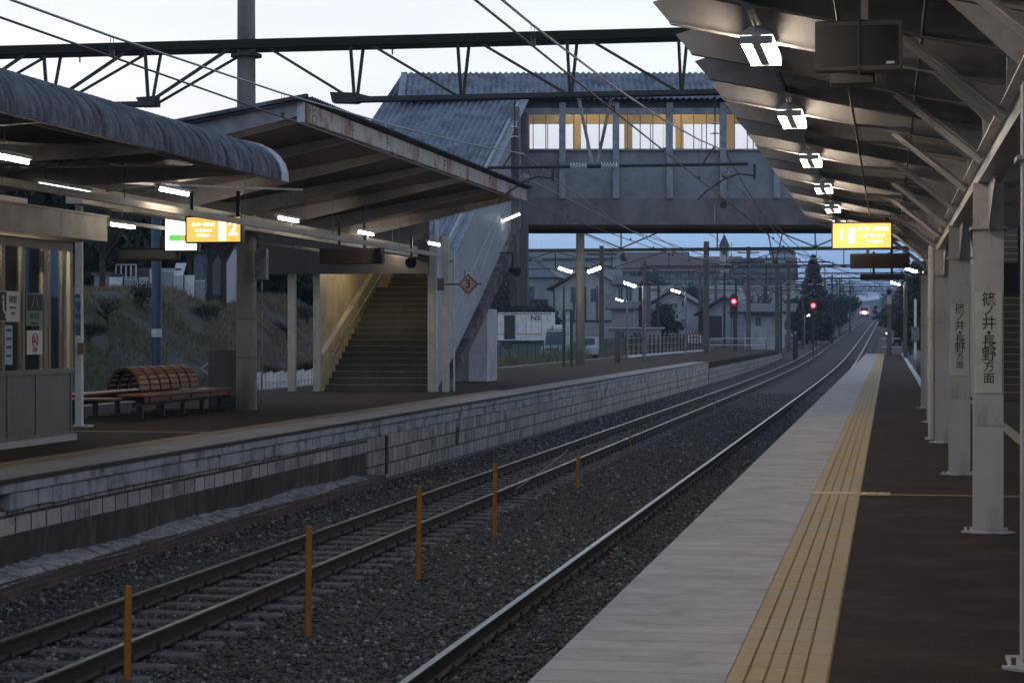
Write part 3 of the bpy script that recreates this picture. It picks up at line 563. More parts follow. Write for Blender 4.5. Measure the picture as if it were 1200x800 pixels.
for y in (12, 19.5, 27.2): part('post', MB().box(-12.32,-12.08,y-.12,y+.12,-.003,3.12), cream, n1)
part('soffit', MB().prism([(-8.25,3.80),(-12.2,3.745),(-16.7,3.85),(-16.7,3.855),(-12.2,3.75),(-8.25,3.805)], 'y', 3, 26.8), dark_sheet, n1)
# far canopy, butterfly
n2 = thing('platform_canopy', 'far island canopy with tilted roof and rust-streaked white edge beam', 'canopy', (-12.2, 38, 0))
def z2(x): return 4.50-.17*(-8.1-x) if x > -12.2 else 3.803+.12*(-12.2-x)
Y0, Y1 = 28.0, 46.0
rs = MB(); corr(rs, [(-7.98,z2(-7.98)+.28),(-10,z2(-10)+.28),(-12.2,z2(-12.2)+.28),(-14.5,z2(-14.5)+.28),(-16.9,z2(-16.9)+.28)], Y0-.15, Y1+.15, .13, .022, 'y', 6); part('roof_sheet', rs, corr_m, n2, sm=50)
part('edge_beam', MB().box(XA-.012, XA, Y0, Y1, z2(XA)-.02, z2(XA)+.24).box(XA-.10, XA-.013, Y0, Y1, z2(XA)+.22, z2(XA)+.24).box(XA-.10, XA-.013, Y0, Y1, z2(XA)-.02, z2(XA)), rustw, n2)
eb = MB()
for y in np.arange(Y0+.3, Y1, 2.2): eb.box(XA, XA+.004, y, y+.015, z2(XA)-.02, z2(XA)+.24).tube((XA,y+.07,z2(XA)+.1),(XA+.014,y+.07,z2(XA)+.1),.012,n=6).tube((XA,y+.07,z2(XA)+.17),(XA+.014,y+.07,z2(XA)+.17),.012,n=6)
part('splice_bolts', eb, M('rust_bolts', (.10,.05,.03), None, 9), n2)
gp = [(XA-.13,z2(XA)+.05),(XA-.13,z2(XA)+.25),(-12.2,z2(-12.2)+.25),(-16.8,z2(-16.8)+.25),(-16.8,z2(-16.8)-.05),(-12.2,z2(-12.2)-.15)]
part('end_beam', MB().prism(gp, 'y', Y0-.04, Y0), M('end_web_paint', (.26,.28,.32), (.2,.22,.26), 2, .6, dirt=(.1,.1,.11), dscale=1.3), n2)
part('end_corner_plate', MB().box(XA-.128, XA-.02, Y0-.05, Y0-.005, z2(XA)-.03, z2(XA)+.25), lightweb, n2)
part('end_trim', MB().bar((XA+.05,Y0-.12,z2(XA)+.33),(-12.2,Y0-.12,z2(-12.2)+.33),.10,.05).bar((-12.2,Y0-.12,z2(-12.2)+.33),(-16.8,Y0-.12,z2(-16.8)+.33),.10,.05), corr_m, n2)
for k in range(7):
    y = Y0+2.9*k+.3; part('rafter', MB().prism([(XA-.12,z2(XA)+.02),(XA-.12,z2(XA)+.2),(-12.2,z2(-12.2)+.2),(-16.7,z2(-16.7)+.2),(-16.7,z2(-16.7)),(-12.2,z2(-12.2)-.18)], 'y', y-.06, y+.06), roofbrown, n2)
pm = MB()
for x in (-8.9,-9.9,-10.9,-11.8,-13,-14.2,-15.5): pm.box(x-.03, x+.03, Y0, Y1, z2(x)+.201, z2(x)+.25)
part('purlins', pm, roofbrown, n2)
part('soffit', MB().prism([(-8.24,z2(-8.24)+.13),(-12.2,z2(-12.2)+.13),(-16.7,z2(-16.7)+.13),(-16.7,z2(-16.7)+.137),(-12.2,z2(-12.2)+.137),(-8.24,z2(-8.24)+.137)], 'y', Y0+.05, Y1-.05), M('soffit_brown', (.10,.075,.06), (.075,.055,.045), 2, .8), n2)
part('centre_girder', MB().box(-11.72, -11.48, Y0+.02, 50.6, 3.36, 3.62), cream, n2)
for y in (32.5, 41.5): part('post', MB().box(-11.7,-11.5,y-.1,y+.1,-.003,3.36), cream, n2) if y > 45 else None
part('gable_fill', MB().box(-15.6, -11.2, 49.56, 49.62, 2.95, 4.3), M('dark_gable', (.05,.042,.036), (.04,.033,.028), 2, .8), n2)
# lighting rails and tubes
r1 = thing('lighting_rail', 'long horizontal lighting channel with hangers through the island canopies', 'lighting rail', (-10.2, 30, 3.0))
def rail_line(pa, pb, X): a = onX(*pa, X); b = onX(*pb, X); return a, b
a, b = rail_line((0, 212), (515, 299), -10.1); part('channel', MB().bar(a, b, .07, .09), cream, r1)
hm = MB()
for k in range(9):
    f = (k+.5)/9; p = a.lerp(b, f); hm.tube(p, p+Vector((0,0,.75)), .008, n=5)
part('hanger_rods', hm, steel, r1)
r2_ = thing('lighting_rail', 'second lighting channel, over the bench and the middle of the island', 'lighting rail', (-12.6, 34, 2.9)); a, b = rail_line((105, 255), (440, 303), -12.6); part('channel', MB().bar(a, b, .06, .06), cream, r2_)
for px, py, X, lab, ln in ((203,225,-9.9,'lit tube lamp in front of the near canopy edge, above the white lit sign',1.2),(75,222,-10.1,'lit tube lamp on the channel above the waiting room roof',1.6),(5,185,-9.2,'lit tube lamp cut by the left edge under the near canopy',1.2),(143,265,-12.6,'lit tube lamp right of the waiting room fascia',1.1),
                       (337,257.5,-10.1,'lit tube lamp right of the 2 sign',1.2),(428,273.5,-10.1,'lit tube lamp above the dark board in front of the stairs',1.2),(508,286,-10.1,'lit tube lamp at the right hand post of the stair opening',1.2),
                       (395,283,-12.4,'faint lit tube lamp deeper above the stairs opening',1.2),(460,296,-12.0,'small lit tube lamp beside the dark board',1.0),(30,268,-13.8,'lit tube lamp behind the waiting room roof',1.2)):
    p = onX(px, py, X); t = thing('tube_lamp', lab, 'lamp', p, 'tube lamps under the island canopies')
    part('tube', MB().tube(p-Vector((0,ln/2,0)), p+Vector((0,ln/2,0)), .019, n=10), tubeM, t, sm=60); part('batten', MB().box(p.x-.04,p.x+.04,p.y-ln/2-.03,p.y+ln/2+.03,p.z+.03,p.z+.075), whitep, t)
    part('end_holder', MB().box(p.x-.02,p.x+.02,p.y-ln/2-.03,p.y-ln/2-.005,p.z-.025,p.z+.03), whitep, t); part('hanger', MB().tube(p+Vector((0,0,.07)), p+Vector((0,0,.6)), .008, n=5), steel, t)
# round concrete pole through the canopy gap belongs to the gantry (below)
# waiting room
wr = thing('waiting_room', 'grey panelled waiting room with sliding windows and deep fascia', 'waiting room', (-12.6, 22, 0)); WX = -11.2; WY = 27.0
part('lower_panels', MB().box(WX-.06, WX, 14, WY, .10, .93), panelgrey, wr)
pf = MB().box(WX-.07, WX+.02, 14, WY+.01, .93, 1.0).box(WX-.07, WX+.018, 14, WY+.01, .09, .13)
for y in (23.3, 24.85, 25.75, 26.93): pf.box(WX+.001, WX+.015, y-.02, y+.02, .13, .93)
part('panel_frames', pf, alu, wr)
part('plinth', MB().box(WX-.08, WX+.05, 14, WY+.05, -.003, .085), M('plinth_pale', (.42,.41,.40), (.35,.34,.33), 3, .8), wr)
part('end_wall', MB().box(-14.2, WX-.07, WY-.05, WY, .0, 2.75), panelgrey, wr)
wfm = MB().box(WX-.06, WX+.01, 14, WY, 2.62, 2.75)
for y, h in ((23.2,.03),(24.72,.05),(25.35,.035),(26.07,.06),(26.2,.03),(26.72,.05),(26.95,.05)): wfm.box(WX-.05, WX+.012, y-h, y+h, 1.0, 2.62)
part('window_frames', wfm, alu, wr)
for y0_, y1_ in ((20,23.17),(23.23,24.67),(24.77,25.31),(25.39,26.0),(26.24,26.66)): part('window_pane', MB().box(WX-.03, WX-.022, y0_, y1_, 1.0, 2.62), winglass, wr)
part('curtain', MB().box(WX-.06, WX-.05, 26.42, 26.62, 1.05, 2.5), curtain, wr); part('blind', MB().box(WX-.06, WX-.05, 25.45, 26.0, 2.32, 2.6), curtain, wr)
part('inner_column', MB().box(WX-.08, WX-.05, 25.0, 25.22, 1.02, 2.6), curtain, wr)
part('back_wall', MB().box(-14.3, -14.2, 14, WY, 0, 1.1).box(-14.3,-14.2,14,WY,2.4,2.75).box(-14.3,-14.2,22,22.4,1.1,2.4).box(-14.3,-14.2,25.6,25.8,1.1,2.4), curtain, wr)
part('fascia', MB().box(-14.6, -10.9, 12, 27.55, 2.78, 3.12), fasciagrey, wr)
part('fascia_joint', MB().box(-10.899, -10.896, 25.9, 25.912, 2.78, 3.12), M('joint_pale', (.45,.42,.38), None, 4), wr)
part('fascia_cap', MB().box(-14.62, -10.88, 12, 27.58, 3.121, 3.15), fasciagrey, wr)
t = thing('station_post', 'slim white post with a blue vertical name strip beside the waiting room', 'post', (-11.55, 28.0, 0)); pb_ = onZ(93, 500); px_, py_ = pb_.x, pb_.y
t.location = (px_, py_, 0)
part('shaft', MB().box(px_-.05, px_+.05, py_-.05, py_+.05, 0, 3.6), whitep, t); part('foot', MB().bbox(px_-.1, px_+.2, py_-.1, py_+.1, -.002, .03, .005), whitep, t)
part('name_strip', MB().box(px_-.04, px_+.04, py_-.062, py_-.051, 1.45, 2.1), blueink, t); part('switch_box', MB().bbox(px_+.03, px_+.13, py_-.16, py_-.06, 1.15, 1.33, .008), M('brown_box', (.25,.16,.09), None, 5), t)
part('cable', MB().path([(px_+.07,py_-.06,3.0),(px_+.07,py_-.06,1.9),(px_+.10,py_-.07,1.7),(px_+.10,py_-.08,1.33)], .008), whitep, t)
for k, ch in enumerate('やしろ'): text_on(ch, .10, (px_, py_-.063, 2.0-.17*k), '-y', 'character', whitep, t)
# notices on the waiting room windows
def notice(y0, y1, z0, z1, lab, m=white2, X=WX+.014):
    t = thing('notice', lab, 'notice', (X, (y0+y1)/2, z0)); part('sheet', MB().box(X, X+.006, y0, y1, z0, z1), m, t); return t, X+.008
a = onX(-14, 340, WX); b = onX(21, 377, WX)
t, X = notice(a.y, b.y, b.z, a.z, 'pale waiting room notice with black pictogram at the left edge'); mid = a.y+(b.y-a.y)*.55
part('pictogram_field', MB().box(X, X+.002, a.y+.01, mid, b.z+.01, a.z-.01), inkb, t); part('seated_figure', MB().ball((X+.004, mid-.10, a.z-.08), .028, sq=(.1,1,1)).bar((X+.004,mid-.10,a.z-.12),(X+.004,mid-.09,b.z+.15),.004,.05,(0,1,0)).bar((X+.004,mid-.10,b.z+.14),(X+.004,mid-.03,b.z+.12),.004,.03,(0,0,1)).bar((X+.004,mid-.03,b.z+.13),(X+.004,mid-.02,b.z+.04),.004,.025,(0,1,0)), white2, t)
c_ = (mid+b.y)/2
for i, ch in enumerate('待合室'): text_on(ch, .10, (X, c_-.07+.075*i, a.z-.11), '+x', 'lettering', inkb, t)
text_on('Waiting Room', .035, (X, c_, a.z-.21), '+x', 'lettering', inkb, t); text_on('대합실', .04, (X, c_, a.z-.29), '+x', 'lettering', inkb, t)
a = onX(29, 343, WX); b = onX(49, 382, WX); gn = M('grey_notice', (.20,.22,.20), (.17,.19,.17), 4, .6)
t, X = notice(a.y, b.y, b.z, a.z, 'grey waiting room notice with two seated figures above the no smoking notice', gn); part('pictogram_field', MB().box(X, X+.002, a.y+.03, b.y-.03, a.z-.23, a.z-.02), inkb, t)
m_ = (a.y+b.y)/2
for s in (-1, 1): part('seated_figure', MB().ball((X+.004, m_+s*.04, a.z-.06), .018, sq=(.1,1,1)).bar((X+.004,m_+s*.045,a.z-.08),(X+.004,m_+s*.08,a.z-.15),.003,.03,(0,1,0)).bar((X+.004,m_+s*.08,a.z-.15),(X+.004,m_+s*.12,a.z-.19),.003,.02,(0,1,0)), gn, t)
for i, ch in enumerate('待合室'): text_on(ch, .085, (X, m_-.1+.1*i, a.z-.31), '+x', 'lettering', inkb, t)
text_on('Waiting Room', .04, (X, m_, a.z-.40), '+x', 'lettering', inkb, t); text_on('候车室  대합실', .035, (X, m_, a.z-.46), '+x', 'lettering', inkb, t)
a = onX(30, 387, WX); b = onX(48, 415, WX)
t, X = notice(a.y, b.y, b.z, a.z, 'white no smoking notice with red ring on the waiting room window'); m_ = (a.y+b.y)/2; zc_ = a.z-.13; rg = MB()
for k in range(28): q0 = k/28*6.2832; q1 = (k+1)/28*6.2832; rg.bar((X+.002,m_+.09*math.cos(q0),zc_+.09*math.sin(q0)),(X+.002,m_+.09*math.cos(q1),zc_+.09*math.sin(q1)),.004,.018,(1,0,0))
rg.bar((X+.003,m_-.064,zc_+.064),(X+.003,m_+.064,zc_-.064),.003,.016,(1,0,0)); part('red_ring', rg, redink, t); part('cigarette', MB().box(X, X+.001, m_-.06, m_+.03, zc_-.03, zc_-.01).box(X, X+.001, m_+.0, m_+.05, zc_+.02, zc_+.03), inkb, t)
text_on('禁 煙', .065, (X, m_, a.z-.265), '+x', 'lettering', inkb, t); text_on('NO SMOKING', .028, (X, m_, a.z-.325), '+x', 'lettering', inkb, t)
a = onX(4, 381, WX); b = onX(13, 427, WX); t, X = notice(a.y, b.y, b.z, a.z, 'narrow pale blue notice low on the left waiting room window', M('pale_blue_paper', (.36,.42,.48), (.32,.38,.44), 3)); 
for k in range(4): part('text_rows', MB().box(X, X+.001, a.y+.04, b.y-.04, b.z+.10+.11*k, b.z+.13+.11*k), inkb, t)
t = thing('ceiling_lamp', 'lit tube lamp inside the waiting room', 'lamp', (-12.4, 24.5, 2.55)); part('tube', MB().tube((-12.1,23.6,2.71),(-12.1,26.4,2.71),.02,n=8), tubeK, t); part('batten', MB().box(-12.15,-12.05,23.5,26.5,2.735,2.77), whitep, t)
# bench
bn = thing('slatted_bench', 'double sided wooden bench with a barrel shaped slatted back on black legs', 'bench', (-13.1, 36.6, 0)); BX = -13.1; BY0, BY1 = 32.7, 37.7
def seatside(s):
    q = part('seat', MB().bbox(BX+s*.30, BX+s*.78, BY0+.1, BY1-.1, .40, .45, .012), woodslat, bn)
    part('seat_grille', MB().box(BX+s*.775-.005, BX+s*.775+.005, BY0+.1, BY1-.1, .31, .395), M('red_brown_grille', (.12,.04,.025), (.07,.022,.015), 60, .6), q)
seatside(1); seatside(-1)
for k in range(6):
    y0_ = BY0+1.15+k*.52; sl = MB()
    for j in range(13):
        q = math.radians(8+j*(164/12)); c_ = Vector((BX+.31*math.cos(q), 0, .47+.41*math.sin(q))); tdir = Vector((-math.sin(q), 0, math.cos(q))); nd = Vector((math.cos(q),0,math.sin(q)))
        p0 = c_+Vector((0,y0_,0)); p1 = c_+Vector((0,y0_+.43,0)); sl.bar(p0, p1, .078, .022, tuple(nd))
    part('backrest_panel', sl, woodslat, bn); 
    for yy in (y0_+.03, y0_+.40):
        rb = MB()
        for j in range(12):
            qa = math.radians(4+j*14.3); qb = math.radians(4+(j+1)*14.3); rb.bar((BX+.29*math.cos(qa),yy,.45+.40*math.sin(qa)),(BX+.29*math.cos(qb),yy,.45+.40*math.sin(qb)),.03,.02,(0,1,0))
        part('backrest_rib', rb, black, bn)
for k in range(5):
    y = BY0+.35+k*1.05
    for s in (-1, 1): part('leg', MB().bbox(BX+s*.62-.04, BX+s*.62+.04, y-.04, y+.04, .04, .40, .006), black, bn)
    part('cross_bar', MB().box(BX-.8, BX+.8, y-.03, y+.03, .33, .395).box(BX-.75, BX+.75, y-.03, y+.03, -.002, .04), black, bn)
part('side_rail', MB().box(BX+.60,BX+.66,BY0,BY1,.25,.31).box(BX-.66,BX-.60,BY0,BY1,.25,.31), black, bn)
for s, y in ((1, BY0-.45), (-1, BY1+.35)): part('end_table', MB().bbox(BX-.5, BX+.5, y-.2, y+.25, .36, .40, .01), woodslat, bn)
# grey cabinet behind bench, tied to the pole
a = onZ(262, 478); t = thing('cabinet', 'dim grey cabinet standing against the big round pole behind the bench', 'cabinet', (a.x, a.y, 0)); part('body', MB().bbox(a.x-.32, a.x+.42, a.y, a.y+.5, -.002, 1.15, .01), M('cabinet_dim', (.085,.08,.08), None, 3, .6), t); part('handle', MB().tube((a.x-.2,a.y-.03,.7),(a.x-.2,a.y-.03,.85),.012,n=6), steel, t)
t = thing('arrow_plate', 'small pale plate with an arrow mark at the end of the bench', 'sign', (a.x-.45, a.y+.2, .9)); part('plate', MB().bar((a.x-.55,a.y+.25,.78),(a.x-.35,a.y+.25,.92),.01,.03,(0,0,1)).bar((a.x-.55,a.y+.25,.78),(a.x-.35,a.y+.25,.62),.01,.03,(0,0,1)), whitep, t)
# lit sign 2 and white lit sign
def b2(t, a, b, y):
    W = b.x-a.x; H = a.z-b.z; text_on('2', H*.80, (a.x+W*.86, y, b.z+H*.52), '-y', 'numeral', signT, t); part('white_bar', MB().box(a.x+W*.60, a.x+W*.73, y-.003, y, b.z+H*.05, b.z+H*.85), signT, t)
    text_on('篠ノ井・長野方面', H*.15, (a.x+W*.31, y, b.z+H*.70), '-y', 'lettering', signT, t, sx=.8)
    text_on('for Shinonoi', H*.14, (a.x+W*.31, y, b.z+H*.47), '-y', 'lettering', signT, t); text_on('& Nagano', H*.14, (a.x+W*.31, y, b.z+H*.27), '-y', 'lettering', signT, t)
litsign(onY(219, 255, 32), onY(282, 283, 32), 32, 'lit yellow sign with a 2, hung under the island canopy', b2, hang=3.8)
def b3(t, a, b, y):
    W = b.x-a.x; H = a.z-b.z; part('green_band', MB().box(a.x+W*.12, b.x, y-.002, y, b.z+H*.25, b.z+H*.42), sigG, t); part('orange_block', MB().box(a.x+W*.50, a.x+W*.60, y-.004, y-.0025, b.z+H*.25, b.z+H*.42), sigO, t)
    text_on('屋', H*.12, (a.x+W*.42, y, b.z+H*.83), '-y', 'lettering', M('grey_ink', (.25,.25,.25), None, 3), t); text_on('代', H*.12, (a.x+W*.42, y, b.z+H*.68), '-y', 'lettering', inkb, t)
a = onY(194, 251, 34.5); b = onY(231, 293, 34.5); litsign(a, b, 34.5, 'lit white station sign with a green band, half behind the 2 sign', b3, hang=3.9, face=signW)
darkboard(138, 291, 208, 305, 34.6, 'reddish brown unlit board hanging over the bench', 3.2, M('red_brown_board', (.045,.018,.012), (.03,.012,.009), 5))
darkboard(374, 291, 448, 309, 40, 'dark unlit board hanging in front of the stairs', 3.7)
t = thing('loudspeaker', 'dark horn speaker under the right end of the island canopy', 'speaker', onY(482, 303, 44)); p = onY(482, 303, 44); part('horn', MB().tube(p, p+Vector((.05,-.25,-.1)), .05, .13, 12), black, t); part('bracket', MB().box(p.x-.02,p.x+.02,p.y,p.y+.04,p.z,p.z+.5), black, t)
# ============================================================ STAIRS OF THE ISLAND PLATFORM
SX0, SX1 = -14.15, -11.35; SY = 50.6
st = thing('staircase', 'wide staircase with pale nosings and cream lit side wall rising from the island platform', 'stairs', (-12.75, SY, 0))
tr = MB(); ns = MB(); SL = []
for k in range(34):
    y = SY+.325*k+(1.2 if k >= 17 else 0); z = .162*(k+1); tr.box(SX0, SX1, y, y+(.325 if k != 16 else 1.525), max(0, z-.45), z); ns.box(SX0+.05, SX1-.03, y-.014, y+.022, z, z+.008)
    SL.append((y, z))
part('steps', tr, M('stair_concrete', (.085,.075,.062), (.062,.054,.045), 3, .8, .2, dirt=(.045,.035,.025), dscale=1.5), st); part('nosings', ns, M('stair_nosing', (.46,.42,.36), (.38,.34,.29), 5, .4), st)
ytop = SL[-1][0]+1.0; zt = SL[-1][1]
def slope(y): return (y-SY)*(zt/(ytop-SY))
def sidewall(x0, x1, lo, hi, mat, nm, ya=SY-.15, yb=ytop): return part(nm, MB().prism([(ya, max(slope(ya)+lo, -.003)), (yb, slope(yb)+lo), (yb, slope(yb)+hi), (ya, slope(ya)+hi)], 'x', x0, x1), mat, st)
sidewall(SX0-.10, SX0-.002, -.3, .95, stairwall, 'balustrade_wall'); sidewall(SX0-.12, SX0+.02, .951, 1.03, cream, 'balustrade_cap')
part('outer_wall', MB().prism([(SY-.1,1.02),(ytop,slope(ytop)+1),(ytop,8.4),(55,5.2),(SY-.1,3.2)], 'x', SX0-.13, SX0-.10), stairwall, st)
part('handrail', MB().path([(SX0+.10, y, slope(y)+.78) for y in (SY+.2, SY+3, SY+5.9)], .022, 8).path([(SX0+.10, y, slope(y)+.82) for y in (SY+6.4, SY+9, ytop)], .022, 8), steel, st)
bk = MB()
for y in (SY+.6, SY+2.4, SY+4.2): bk.tube((SX0,y,slope(y)+.72),(SX0+.1,y,slope(y)+.76),.014,n=6)
part('rail_brackets', bk, steel, st)
for x, nm_ in ((-14.95,0),(-14.28,0),(-11.3,1)):
    part('post', MB().box(x-.09, x+.09, SY-.35, SY-.17, -.003, 3.9), cream, st)
part('post', MB().box(-11.02, -10.86, SY-.35, SY-.2, -.003, 3.9), cream, st)
part('downpipe', MB().tube((-11.14,SY-.38,0),(-11.14,SY-.38,4.3),.038,n=10).tube((-10.72,SY-.3,0),(-10.72,SY-.3,3.6),.025,n=8), M('pipe_white', (.5,.5,.5), None, 4, .4), st)
# outer white side wall with panel joints, towards the tracks; dark sloping stringer
part('track_side_wall', MB().prism([(SY-.15,.0),(60.6,4.3),(63.6,5.0),(63.6,8.95),(62.3,8.6),(51.7,3.75),(SY-.15,3.6)], 'x', SX1+.06, SX1+.14), whitepanel, st)
stg = MB().prism([(SY+.35,.0),(SY+.85,.0),(61.3,4.15),(61.3,4.62),(60.9,4.62)], 'x', SX1+.02, SX1+.30); part('stringer', stg, M('stained_stringer', (.20,.19,.185), (.10,.095,.09), 3, .85, .4, dirt=(.05,.045,.042), dscale=2.2, dlo=.42, dhi=.6), st)
part('diagonal_strip', MB().bar((SX1+.155,SY+.8,1.4),(SX1+.155,61.5,6.4),.012,.05,(1,0,0)).bar((SX1+.155,SY+2.4,1.4),(SX1+.155,63,7.1),.012,.03,(1,0,0)), M('strip_white', (.5,.52,.55), None, 4), st)
part('small_window', MB().box(SX1+.141, SX1+.16, 53.9, 54.5, 2.55, 3.2), trimb, st, 'small square window in the white side wall'); part('window_pane', MB().box(SX1+.1601, SX1+.165, 53.98, 54.42, 2.62, 3.13), M('dull_pane', (.12,.13,.15), None, 4, .15), st)
# posts along the open upper part under the bridge
for x_, y_ in ((SX1+.22, 61.0), (SX1+.22, 62.6), (SX0-.2, 62.6)): part('support_post', MB().box(x_-.13, x_+.13, y_-.13, y_+.13, 2.3 if y_ > 60.9 and x_ > -12 else 0, 8.3 if x_ > -12 else 5), bridge_g, st)
# stair roof: corrugated, falling towards the camera
def rzf(y): return 9.80-(64.9-y)*.476
rs = MB(); corr(rs, [(51.3, rzf(51.3)), (58, rzf(58)), (64.9, rzf(64.9))], -15.6, -11.1, .19, .035, 'x', 6); part('roof_sheet', rs, corr_r, st, sm=50)
part('roof_verge', MB().bar((-11.09,51.3,rzf(51.3)-.02),(-11.09,63.6,rzf(63.6)-.02),.05,.22,(1,0,0)), trimb, st)
part('stair_ceiling', MB().prism([(51.4,rzf(51.4)-.12),(64,rzf(64)-.12),(64,rzf(64)-.15),(51.4,rzf(51.4)-.15)], 'x', -15.4, -11.3), stairwall, st)
for y in (SY+1.8, 56.5, 60.5):
    z = rzf(y)-.28 if y > 53 else 3.15
    tl = thing('tube_lamp', {52.4: 'lit tube lamp inside over the lowest stairs', 56.5: 'lit tube lamp inside half way up the stairs', 60.5: 'lit tube lamp inside near the top of the stairs'}[round(y, 1)], 'lamp', (-13.6, y, z), 'tube lamps over the island stairs')
    part('tube', MB().tube((-13.9,y,z),(-12.7,y,z),.02,n=8), tubeY, tl, sm=60); part('batten', MB().box(-13.95,-12.65,y-.04,y+.04,z+.03,z+.07), whitep, tl)
# white cabinet in front of the stringer
a = onZ(560, 447); t = thing('panelled_cabinet', 'tall white panelled box standing under the stair stringer', 'cabinet', (a.x, a.y, 0)); bx0 = onY(549, 446, a.y).x; bx1 = onY(571, 446, a.y).x
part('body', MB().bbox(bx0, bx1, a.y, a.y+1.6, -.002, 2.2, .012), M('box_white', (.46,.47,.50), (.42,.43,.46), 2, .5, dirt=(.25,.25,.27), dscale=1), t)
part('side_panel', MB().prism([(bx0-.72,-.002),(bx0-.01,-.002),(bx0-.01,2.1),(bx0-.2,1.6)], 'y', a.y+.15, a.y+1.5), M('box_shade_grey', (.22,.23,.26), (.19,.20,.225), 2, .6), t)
# diamond sign 3
c_ = onY(548.5, 333, 49.6); t = thing('diamond_sign', 'small diamond sign with a 3 on a bracket arm beside the stairs', 'sign', c_)
r_ = .265; part('plate', MB().prism([(c_.x-r_,c_.z),(c_.x,c_.z-r_),(c_.x+r_,c_.z),(c_.x,c_.z+r_)], 'y', c_.y, c_.y+.02), M('dull_red', (.20,.07,.05), (.16,.055,.04), 4), t)
part('inner_field', MB().prism([(c_.x-.2,c_.z),(c_.x,c_.z-.2),(c_.x+.2,c_.z),(c_.x,c_.z+.2)], 'y', c_.y-.006, c_.y-.001), M('pinkish', (.33,.24,.20), None, 4), t); text_on('3', .30, (c_.x, c_.y-.009, c_.z), '-y', 'numeral', inkb, t)
part('arm', MB().bar((-10.85,c_.y+.03,c_.z),(c_.x-.2,c_.y+.03,c_.z),.03,.04).bar((c_.x+.2,c_.y+.03,c_.z),(c_.x+.34,c_.y+.03,c_.z),.03,.03), darksteel, t); part('wall_bracket', MB().box(-11.0,-10.85,c_.y,c_.y+.1,c_.z-.15,c_.z+.15), darksteel, t)
# white fence behind the stairs and embankment foot
t = thing('picket_fence', 'low white picket fence at the foot of the embankment behind the stairs', 'fence', (-20.3, 66, ground(-20.3, 66)))
for k in range(34):
    y = 60+.42*k; g = ground(-20.3, y); pk = MB().bbox(-20.32, -20.28, y-.15, y+.15, g-.1, g+.85+.03*(k % 3), .01)
    if k == 0: base_pk = part('picket', pk, whitep, t)
    else: part('picket', pk, whitep, t)
part('rail', MB().bar((-20.26,59.8,ground(-20.3,60)+.6),(-20.26,74,ground(-20.3,74)+.6),.03,.06), whitep, t)

# ============================================================ FOOTBRIDGE (square to the camera direction, slightly skewed to the tracks)
BD = 64.0
fb = thing('footbridge', 'enclosed station footbridge with corrugated roof and lit windows spanning the tracks', 'footbridge', (0,0,0), rz=TH)
def bx(px, d=BD): return (px-600)/FP*d
def bz(py, d=BD): return 1.5+(389-py)/FP*d
XL, XR = bx(601), bx(1400)
PT = [bx(p) for p in (659+62.8*k for k in range(-1, 13))]
zs, zw, zb, z0_ = bz(174.5), bz(133.5), bz(268), bz(232)
part('girder', MB().box(XL, XR, BD+.05, BD+.35, zb+.12, z0_).box(XL, XR, BD-.03, BD+.05, zb+.12, zb+.20), bridge_g, fb, local=True)
part('girder_flange', MB().box(XL-.2, XR, BD-.10, BD+.30, zb, zb+.118), M('rusty_flange', (.030,.018,.013), (.02,.014,.011), 3, .8), fb, local=True)
part('rear_girder', MB().box(XL, XR, BD+2.9, BD+3.2, zb, z0_), bridge_g, fb, local=True)
part('floor_slab', MB().box(XL, XR, BD+.36, BD+2.9, z0_-.35, z0_-.1), bridge_g, fb, local=True)
part('wall_panels', MB().box(XL, XR, BD+.08, BD+.14, z0_+.001, zs-.06), bridge_w, fb, local=True)
part('rear_wall', MB().box(XL, XR, BD+3.0, BD+3.06, z0_+.001, zs-.06), yellowwood, fb, local=True)
part('sill', MB().box(XL, XR, BD-.02, BD+.16, zs-.058, zs), trimb, fb, local=True)
part('window_head', MB().box(XL, XR, BD-.0, BD+.16, zw, zw+.18), trimb, fb, local=True)
part('eave_board', MB().box(XL-.3, XR, BD+.02, BD+.14, zw+.181, zw+.50), M('eave_dark', (.05,.055,.065), (.035,.04,.048), 2), fb, local=True)
for k, x in enumerate(PT): part('wall_post', MB().box(x-.10, x+.10, BD-.06, BD+.20, z0_-.02, zw+.35), trimb, fb, local=True)
for k, x in enumerate(PT[:-1]):
    fr = MB(); xm = [x+.1+(1.67-.2)*q for q in (.18, .45, .72)]
    for m_ in xm: fr.box(m_-.014, m_+.014, BD+.07, BD+.10, zs, zw)
    f_ = part('window_frame', fr, alu, fb, local=True); g_ = part('window_pane', MB().box(x+.1, x+1.57, BD+.082, BD+.086, zs, zw), winglass, f_, local=True)
for k, x in enumerate(PT):
    xx = x+.55; part('inner_post', MB().box(xx-.13, xx+.13, BD+2.85, BD+3.05, zs-.1, zw+.35), yellowwood, fb, local=True)
part('rear_lintel', MB().box(XL, XR, BD+2.9, BD+3.04, zw-.02, zw+.45), yellowwood, fb, local=True); part('rear_sill', MB().box(XL, XR, BD+2.95, BD+3.1, zs-.06, zs+.02), yellowwood, fb, local=True)
rb = MB()
for k in range(26): x = XL+.3+.84*k; rb.box(x-.015, x+.015, BD+2.98, BD+3.02, zs, zw)
part('rear_mullions', rb, alu, fb, local=True); part('ceiling', MB().box(XL, XR, BD+.2, BD+2.95, zw+.46, zw+.50), yellowwood, fb, local=True)
for k in range(5):
    x = XL+1.6+3.34*k; part('inside_tube', MB().tube((x,BD+1.5,zw+.42),(x+1.2,BD+1.5,zw+.42),.02,n=8), tubeY, fb, local=True)
rs = MB(); RL = bx(475, BD+1.7); corr(rs, [(BD-.35, bz(117)),(BD+.7, (bz(117)+bz(85.5,BD+1.7))/2),(BD+1.7, bz(85.5, BD+1.7))], RL, XR, .19, .035, 'x', 6); part('front_roof', rs, corr_r, fb, local=True, sm=50)
